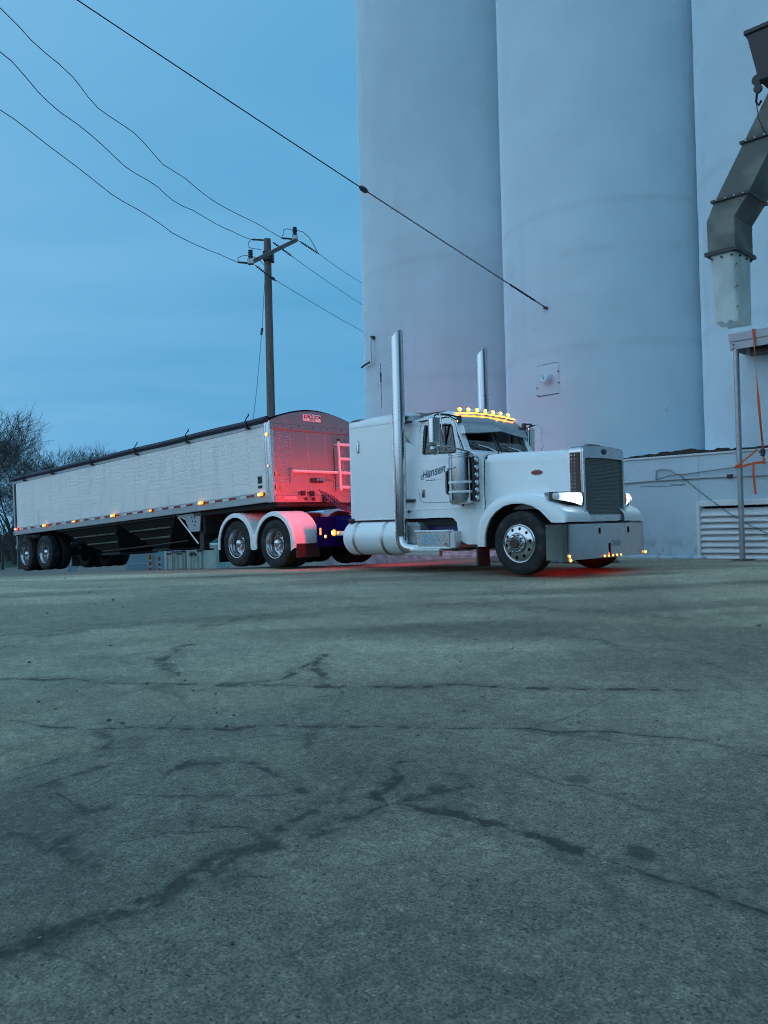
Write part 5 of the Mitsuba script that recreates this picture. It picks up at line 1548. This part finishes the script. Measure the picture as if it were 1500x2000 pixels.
    part(hl, 'amber_end', rbox(.66, .70, sgn * .99 - .035, sgn * .99 + .035, 1.165, 1.19, .012), 'lamp_amber', TR, emit=(2.2, .7, .25))
    scene[f'headlamp_beam_{"a" if sgn > 0 else "b"}'] = {'type': 'spot', 'intensity': rgb(20.0, 20.0, 15.0), 'cutoff_angle': 22.0, 'beam_width': 7.0,
        'to_world': T().look_at(origin=TR.W(.90, sgn * .76, 1.14).tolist(), target=TR.W(9.0, sgn * .9, .25).tolist(), up=[0, 0, 1])}
# bumper
bp_ = rnd([(.86, -1.22), (.86, 1.22), (.60, 1.225), (.52, 1.215), (.52, 1.19), (.62, 1.185), (.80, 1.12), (.80, -1.12), (.62, -1.185), (.52, -1.19), (.52, -1.215), (.60, -1.225)], .01)
bpl = Polygon([(.52, 1.22), (.70, 1.225), (.80, 1.21), (.85, 1.17), (.872, 1.10), (.88, .9), (.88, -.9), (.872, -1.10), (.85, -1.17), (.80, -1.21), (.70, -1.225), (.52, -1.22), (.52, -1.20), (.70, -1.20), (.79, -1.18), (.83, -1.14), (.85, -1.08), (.858, -.9), (.858, .9), (.85, 1.08), (.83, 1.14), (.79, 1.18), (.70, 1.20), (.52, 1.20)])
bm = holder(TK, 'bumper')
bmesh = ext(bpl, 'w', .235, .765)
for v in (.37 - .08, -.58 - .02):
    bmesh -= ext(rnd([(v - .035, .61), (v + .035, .61), (v + .035, .70), (v - .035, .70)], .008), 'u', .7, 1.2)
bmesh -= ext(rnd([(-.035, .26), (.035, .26), (.035, .46), (-.035, .46)], .01), 'u', .7, 1.2)
part(bm, 'blade', bmesh, 'chrome', TR, smooth=30)
part(bm, 'top_strip', B(.62, .858, -1.10, 1.10, .766, .785, .004), 'black_metal', TR)
for v in (.29, -.60):
    part(bm, 'tow_hole', B(.80, .82, v - .05, v + .05, .59, .72), 'under_black', TR)
part(bm, 'tow_pin', cyl([.83, 0, .24], [.83, 0, .47], .03, n=10), 'black_metal', TR)
part(bm, 'number_plate', B(.881, .887, -.34, -.06, .40, .50, .003), 'rail_metal', TR)
for i in range(3):
    part(bm, 'plate_line', B(.8875, .889, -.32, -.10, .42 + .022 * i, .43 + .022 * i), 'trailer_seam', TR)
for i in range(5):
    marker(bm, TR, (.885, .20 - .125 * i, .262), .021, ('u', 1), k=1.15)
for v, w in ((1.16, .295), (1.13, .235)):
    marker(bm, TR, (.862, v, w), .028, ('u', 1), k=1.1)
marker(bm, TR, (.862, -1.15, .275), .028, ('u', 1), k=1.3)
part(TK, 'valance', B(.30, .79, -.85, .85, .40, .84), 'under_black', TR)
part(TK, 'radiator', B(.30, .58, -.52, .52, .70, 1.85), 'under_black', TR)
rl = holder(TK, 'red_fog_lamp')
for sgn in (1, -1):
    part(rl, 'lens', rbox(.585, .655, sgn * 1.09 - .04, sgn * 1.09 + .04, .31, .455, .015), 'lamp_red', TR, emit=(3.2, .12, .08))
# chassis
for sgn in (1, -1):
    part(TK, 'frame_rail', B(-8.25, .55, sgn * .42 - .045, sgn * .42 + .045, .62, .94, .008), 'navy_paint', TR)
    part(TK, 'cab_box_panel', B(-2.30, -1.36, sgn * .80 - .02, sgn * .80 + .02, .66, .955), 'navy_paint', TR)
    for i, (a, b) in enumerate(((-1.46, .89), (-1.45, .84))):
        part(TK, 'panel_bolt', cyl([a, sgn * .821, b], [a, sgn * .835, b], .013, n=8), 'polished', TR)
part(TK, 'engine', B(-1.5, .5, -.40, .40, .45, 1.5), 'under_black', TR)
part(TK, 'belly_pan', B(-3.9, -.75, -.9, .9, .80, .91), 'under_black', TR)
part(TK, 'gearbox', B(-3.2, -1.5, -.3, .3, .36, .70, .05), 'under_black', TR)
part(TK, 'deck_plate', B(-5.35, -4.0, -.50, .50, .945, .965), 'navy_paint', TR)
part(TK, 'cross_panel', B(-5.15, -3.95, .465, .475, .60, 1.03), 'navy_frame', TR)
part(TK, 'quarter_panel', B(-5.0, -4.97, .1, .94, .42, 1.02), 'navy_frame', TR)
part(TK, 'fifth_wheel', cat([cyl([-6.65, 0, .98], [-6.65, 0, 1.10], .47, n=28), B(-7.0, -6.3, -.5, .5, .94, 1.0)]), 'under_black', TR)
part(TK, 'front_axle', cyl([0, -.9, .46], [0, .9, .46], .07, n=10), 'under_black', TR)
for a in (-5.98, -7.29):
    part(TK, 'drive_axle', cyl([a, -.9, .505], [a, .9, .505], .11, n=12), 'under_black', TR)
    part(TK, 'axle_housing', trimesh.creation.icosphere(subdivisions=2, radius=.27).apply_translation([a, 0, .52]), 'under_black', TR)
part(TK, 'drive_shaft', cyl([-3.0, 0, .52], [-6.0, 0, .52], .06, n=10), 'under_black', TR)
for sgn in (1, -1):
    wheel(TK, TR, 0, sgn * 1.17, .495, sgn, 'steer')
    for a in (-5.98, -7.29):
        wheel(TK, TR, a, sgn * 1.225, .505, sgn, 'dish', True)
# drive-wheel fenders: one double hump a side
for sgn in (1, -1):
    def hump(c, R, a0, a1, n):
        return [(c + R * math.sin(t), .50 + R * math.cos(t)) for t in np.linspace(a0, a1, n)]
    RO, RI = .665, .565
    c1, c2 = -7.29, -5.98
    Oa = [(c1 - RO, .37)] + hump(c1, RO, -math.pi / 2, .98, 26) + [(-6.665, .72), (-6.635, .70), (-6.605, .72)] + hump(c2, RO, -.98, math.pi / 2, 26) + [(c2 + RO, .42)]
    Ia = [(c1 - RI, .37)] + hump(c1, RI, -math.pi / 2, 1.75, 26) + [(-6.70, .375), (-6.635, .372), (-6.57, .375)] + hump(c2, RI, -1.75, math.pi / 2, 26) + [(c2 + RI, .36)]
    Oa, Ia = np.array(Oa), np.array(Ia)
    dirn = Ia - Oa; Lw = np.linalg.norm(dirn, axis=1); dirn /= Lw[:, None] + 1e-9
    nn_ = len(Oa)
    rows = [np.stack([Oa[:, 0], np.full(nn_, sgn * v), Oa[:, 1]], 1) for v in (.58, .9, 1.18)]
    for a in np.linspace(0, np.pi / 2, 7)[1:]:
        rr_ = np.minimum(.06, Lw * .5)
        q = Oa + dirn * (rr_ * (1 - math.cos(a)))[:, None]
        rows.append(np.stack([q[:, 0], sgn * (1.20 + .06 * math.sin(a)) + 0 * rr_, q[:, 1]], 1))
    rows.append(np.stack([Ia[:, 0], np.full(nn_, sgn * 1.262), Ia[:, 1]], 1))
    rows.append(np.stack([Ia[:, 0], np.full(nn_, sgn * 1.235), Ia[:, 1]], 1))
    rd = holder(TK, 'drive_fender')
    part(rd, 'skin', loft(rows), 'white_paint', TR, smooth=38)
    part(rd, 'lining', loft([np.stack([Ia[:, 0], np.full(nn_, sgn * v), Ia[:, 1]], 1) - 0 for v in (1.234, .6)]), 'under_black', TR, smooth=40)
    part(rd, 'front_flap', B(c2 + RO - .03, c2 + RO + .006, sgn * .60, sgn * 1.20, .22, .50, .006), 'brown_plate', TR)
    part(rd, 'rear_flap', B(c1 - RO - .004, c1 - RO + .02, sgn * .60, sgn * 1.22, .10, .37, .004), 'black_plastic', TR)
# fuel tanks
for sgn in (1, -1):
    ft = holder(TK, 'fuel_tank')
    cv, cw, R = sgn * .90, .60, .315
    prof = [(.0001, -4.02), (.10, -4.018), (.20, -4.005), (.28, -3.975), (R, -3.92), (R, -2.62), (.29, -2.57), (.2, -2.54), (.0001, -2.53)]
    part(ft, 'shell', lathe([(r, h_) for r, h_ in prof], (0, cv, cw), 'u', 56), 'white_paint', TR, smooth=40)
    for u in (-3.66, -2.93):
        part(ft, 'strap', lathe([(R + .001, -.035), (R + .009, -.033), (R + .009, .033), (R + .001, .035)], (u, cv, cw), 'u', 56), 'satin_metal', TR)
        part(ft, 'strap_shoe', B(u - .05, u + .05, cv - .06, cv + .06, cw + R - .005, cw + R + .05, .008), 'black_metal', TR)
    part(ft, 'filler_cap', cat([cyl([-3.84, cv + sgn * .14, cw + R - .045], [-3.84, cv + sgn * .17, cw + R + .02], .055, n=14), cyl([-3.84, cv + sgn * .17, cw + R + .02], [-3.84, cv + sgn * .178, cw + R + .035], .065, n=14)]), 'black_metal', TR)
# step box with its plate, and the lower step
for sgn in (1, -1):
    sb = holder(TK, 'step_box')
    part(sb, 'body', B(-2.10, -1.28, sgn * .55, sgn * 1.16, .40, .70, .02), 'satin_metal', TR)
    part(sb, 'plate', B(-2.13, -1.40, sgn * 1.161, sgn * 1.175, .44, .685, .004), 'polished', TR)
    for w, u0, u1, vv in ((.70, -2.15, -1.38, 1.20), (.42, -2.15, -1.36, 1.22), (.385, -2.36, -1.57, 1.25)):
        part(sb, 'tread', B(u0, u1, sgn * (vv - .12), sgn * vv, w - .012, w + .018, .006), 'white_plain', TR)
    part(sb, 'lower_riser', B(-2.36, -1.57, sgn * 1.15, sgn * 1.235, .285, .372, .006), 'polished', TR)
    part(sb, 'side_box', B(-2.52, -2.16, sgn * .6, sgn * 1.10, .40, .86, .06), 'galvanised', TR)
    if sgn > 0:
        for s_, h_, a_, w_ in (('Hansen Inc', .046, -1.965, .600), ('USDOT 163321', .040, -2.02, .535), ('MN 757862', .040, -1.98, .475)):
            part(sb, 'lettering', text_put(s_, h_, (a_, 1.175, w_), (1, 0, 0), (0, 0, 1), (0, 1, 0), .003, True, .22), 'ink_blue', TR, smooth=False)
        part(sb, 'red_swirl', tube([[-1.50, 1.178, .47], [-1.46, 1.178, .50], [-1.44, 1.178, .48], [-1.47, 1.178, .46], [-1.43, 1.178, .445], [-1.40, 1.178, .46], [-1.42, 1.178, .43]], .006, 5), 'tape_red', TR)
# exhaust stacks with mitred tops and curved feet
for sgn in (1, -1):
    R = .108
    uc, vc = -2.45, sgn * 1.20
    n = 32
    t_ = np.arange(n) * 2 * np.pi / n
    rows = [np.stack([uc + R * np.cos(t_), vc + R * np.sin(t_), np.full(n, w)], 1) for w in np.linspace(.62, 4.0, 16)]
    topw = 4.10 + .105 * np.cos(t_)
    rows.append(np.stack([uc + R * np.cos(t_), vc + R * np.sin(t_), topw], 1))
    rows.append(np.stack([uc + R * .93 * np.cos(t_), vc + R * .93 * np.sin(t_), topw], 1))
    rows.append(np.stack([uc + R * .93 * np.cos(t_), vc + R * .93 * np.sin(t_), np.full(n, 3.2)], 1))
    sk_ = holder(TK, 'exhaust_stack')
    part(sk_, 'pipe', loft(rows, wrap=True), 'chrome', TR, smooth=35)
    el = [[uc, vc, .64], [uc + .005, vc, .56], [uc + .04, vc - sgn * .005, .47], [uc + .11, vc - sgn * .02, .415], [uc + .22, vc - sgn * .06, .395], [uc + .42, vc - sgn * .16, .40]]
    part(sk_, 'elbow', tube(el, R * .99, 24), 'chrome', TR, smooth=40)
    for w in (1.05, 2.62):
        part(sk_, 'clamp', lathe([(R + .001, -.02), (R + .008, -.018), (R + .008, .018), (R + .001, .02)], (uc, vc, w), 'w', 32), 'chrome', TR)
        part(sk_, 'bracket', B(uc - .03, uc + .03, vc - sgn * .25, vc - sgn * .10, w - .02, w + .02), 'black_metal', TR)
# air cleaners with their lamp bars
for sgn in (1, -1):
    ac = holder(TK, 'air_cleaner')
    uc, vc, R = -1.125, sgn * 1.15, .205
    part(ac, 'canister', lathe([(.0001, 1.13), (.15, 1.13), (.19, 1.15), (.20, 1.18), (R, 1.20), (R, 1.89), (.195, 1.90), (.195, 1.925), (R, 1.93), (R, 1.955), (.19, 1.965), (.0001, 1.97)], (uc, vc, 0), 'w', 56), 'chrome', TR, smooth=35)
    for w in (1.49, 1.335):
        part(ac, 'band', lathe([(R + .001, -.019), (R + .008, -.017), (R + .008, .017), (R + .001, .019)], (uc, vc, w), 'w', 56), 'white_plain', TR)
        part(ac, 'band_bracket', B(uc - .04, uc + .22, vc - sgn * .22, vc - sgn * .16, w - .02, w + .02), 'white_plain', TR)
    part(ac, 'grab_rail', tube([[uc - .22, vc + sgn * .06, 1.70], [uc - .10, vc + sgn * .225, 1.715], [uc + .06, vc + sgn * .225, 1.725]], .010, 6), 'chrome', TR)
    part(ac, 'drain', cyl([uc + .02, vc, 1.10], [uc + .02, vc, 1.14], .018, n=8), 'black_plastic', TR)
    part(ac, 'intake_elbow', tube([[uc, vc, 1.55], [uc + .05, vc - sgn * .16, 1.55], [uc + .06, vc - sgn * .26, 1.55]], .085, 14), 'black_plastic', TR)
    part(ac, 'lamp_bar', B(-.90, -.87, sgn * 1.0, sgn * 1.16, 1.17, 1.90, .008), 'black_metal', TR)
    for i in range(6):
        w = 1.235 + .122 * i
        c = np.array([-.868, sgn * 1.085, w])
        h_ = holder(TK, 'breather_lamp')
        part(h_, 'bezel', lathe([(.047, 0), (.05, .012), (.042, .03), (.036, .032)], c, 'u', 18), 'chrome', TR, smooth=40)
        part(h_, 'lens', dome(c + [.004, 0, 0], .038, .036, 'u', 16, 5), 'lamp_clear', TR, smooth=True)
# mirrors
for sgn in (1, -1):
    mr = holder(TK, 'mirror')
    vc = sgn * 1.36
    part(mr, 'housing', rbox(-1.56, -1.44, vc - .105, vc + .105, 2.12, 2.585, .045, 12), 'chrome', TR, smooth=50)
    part(mr, 'glass', B(-1.5625, -1.561, vc - .085, vc + .085, 2.15, 2.555), 'polished', TR)
    part(mr, 'convex_mirror', lathe([(.0001, .06), (.05, .055), (.085, .03), (.098, 0), (.092, -.014), (.0001, -.016)], (-1.52, vc - sgn * .02, 2.055), 'u', 28), 'chrome', TR, smooth=40)
    part(mr, 'upper_arm', tube([[-1.50, vc, 2.60], [-1.44, vc - sgn * .02, 2.635], [-1.36, vc - sgn * .18, 2.625], [-1.33, sgn * .94, 2.60]], .014, 7), 'black_metal', TR)
    part(mr, 'upper_arm', tube([[-1.44, vc - sgn * .02, 2.62], [-1.30, vc - sgn * .12, 2.60], [-1.30, sgn * .95, 2.52]], .011, 6), 'black_metal', TR)
    part(mr, 'loop', tube([[-1.40, vc, 2.63], [-1.32, vc + sgn * .06, 2.61], [-1.28, vc + sgn * .08, 2.54], [-1.26, vc + sgn * .07, 2.2], [-1.26, vc + sgn * .02, 2.10], [-1.30, vc - sgn * .1, 2.085], [-1.38, vc, 2.10]], .013, 7), 'chrome', TR)
    part(mr, 'lower_arm', tube([[-1.44, vc, 2.11], [-1.30, vc - sgn * .06, 2.075], [-1.16, vc - sgn * .2, 2.04], [-1.08, sgn * .97, 1.99]], .016, 7), 'chrome', TR)
    part(mr, 'bracket', B(-1.36, -1.28, sgn * .90, sgn * .96, 2.50, 2.62, .01), 'black_metal', TR)
    marker(mr, TR, (-1.30, sgn * 1.02, 2.52), .016, ('u', 1), k=.8)
# lamps round the chassis
part(TK, 'signal_bar', B(-4.60, -4.0, .82, .86, .645, .73, .006), 'white_plain', TR)
marker(TK, TR, (-4.56, .865, .70), .062, ('v', 1), k=1.1, name='signal_lamp')
marker(TK, TR, (-4.42, .865, .70), .035, ('v', 1), k=.5, name='signal_lamp')
marker(TK, TR, (-4.80, .87, .63), .034, ('v', 1), k=.9, name='signal_lamp')
part(TK, 'glowing_strip', B(-4.93, -4.90, .90, .93, .66, .80, .004), 'lamp_amber', TR, emit=(1.5, .45, .18))  # amber strip given its own glow
# red lamps behind the sleeper that light the trailer front, and red lamps under the chassis
for v, w0, w1, e_ in ((.86, 1.15, 1.80, 14.0), (-.86, 1.15, 1.80, 14.0)):
    h = holder(TK, 'red_strip_lamp')
    part(h, 'base', B(-3.952, -3.936, v - .042, v + .042, w0, w1), 'black_metal', TR)
    part(h, 'lens', rbox(-3.975, -3.9525, v - .035, v + .035, w0 + .01, w1 - .01, .008), 'lamp_red', TR, emit=(e_ * 26.0, e_ * .26, e_ * .26), weight=22.0)
    for q in ((-1, 1) if v > 0 else (1,)):
        part(h, 'spill_baffle', B(-4.035, -3.936, v + q * .043, v + q * .049, w0, w1), 'black_metal', TR)
for u0, u1, v, w, e_ in ((-5.2, -4.1, .2, .985, 6.0), (-5.2, -4.1, -.6, .985, 6.0)):
    h = holder(TK, 'deck_lamp')
    part(h, 'lens', rbox(u0, u1, v - .02, v + .02, w, w + .03, .01), 'lamp_red', TR, emit=(e_ * 7.0, e_ * .07, e_ * .07), weight=8.0)
for (u0, u1, v, w, e_) in ((-.15, .62, .25, .44, 7.5), (-.15, .62, -.25, .44, 7.5), (.60, .78, -.2, .30, 9.0)):
    h = holder(TK, 'underglow_lamp')
    part(h, 'lens', B(u0, u1, v - .015, v + .015, w - .02, w), 'lamp_red', TR, emit=(e_ * 2.6, e_ * .05, e_ * .035), weight=7.0)
    part(h, 'channel', B(u0 - .01, u1 + .01, v - .02, v + .02, w + .002, w + .02), 'black_metal', TR)
# rubble behind the truck, pale in the dusk
ms = []
for _ in range(260):
    x, y = rng.uniform(-1.2, 3.4), 0
    uu, vv = rng.uniform(-3.3, -.6), rng.uniform(-2.9, -2.2)
    p = TR.W(uu, vv, 0)
    s = .03 + .10 * rng.random() ** 2
    v_ = np.array(ico.vertices) * (1 + .6 * (rng.random((42, 1)) - .5)) * s * np.array([1, 1, .6]) + [p[0], p[1], float(ground_z(p[0], p[1])) + s * .3]
    ms.append(trimesh.Trimesh(v_, ico.faces, process=False))


def f_rubble(p, n, uv):
    return MIX((.16, .13, .11), (.42, .38, .36), N(p.x * 6, p.y * 6, p.z * 6))


pr('rubble', mikit.proc(f_rubble), .9)
k = part(None, 'gravel_heap', cat(ms), 'rubble', smooth=False)
labels[k] = {'label': 'pale broken gravel lying on the far side of the truck', 'category': 'gravel', 'kind': 'stuff'}
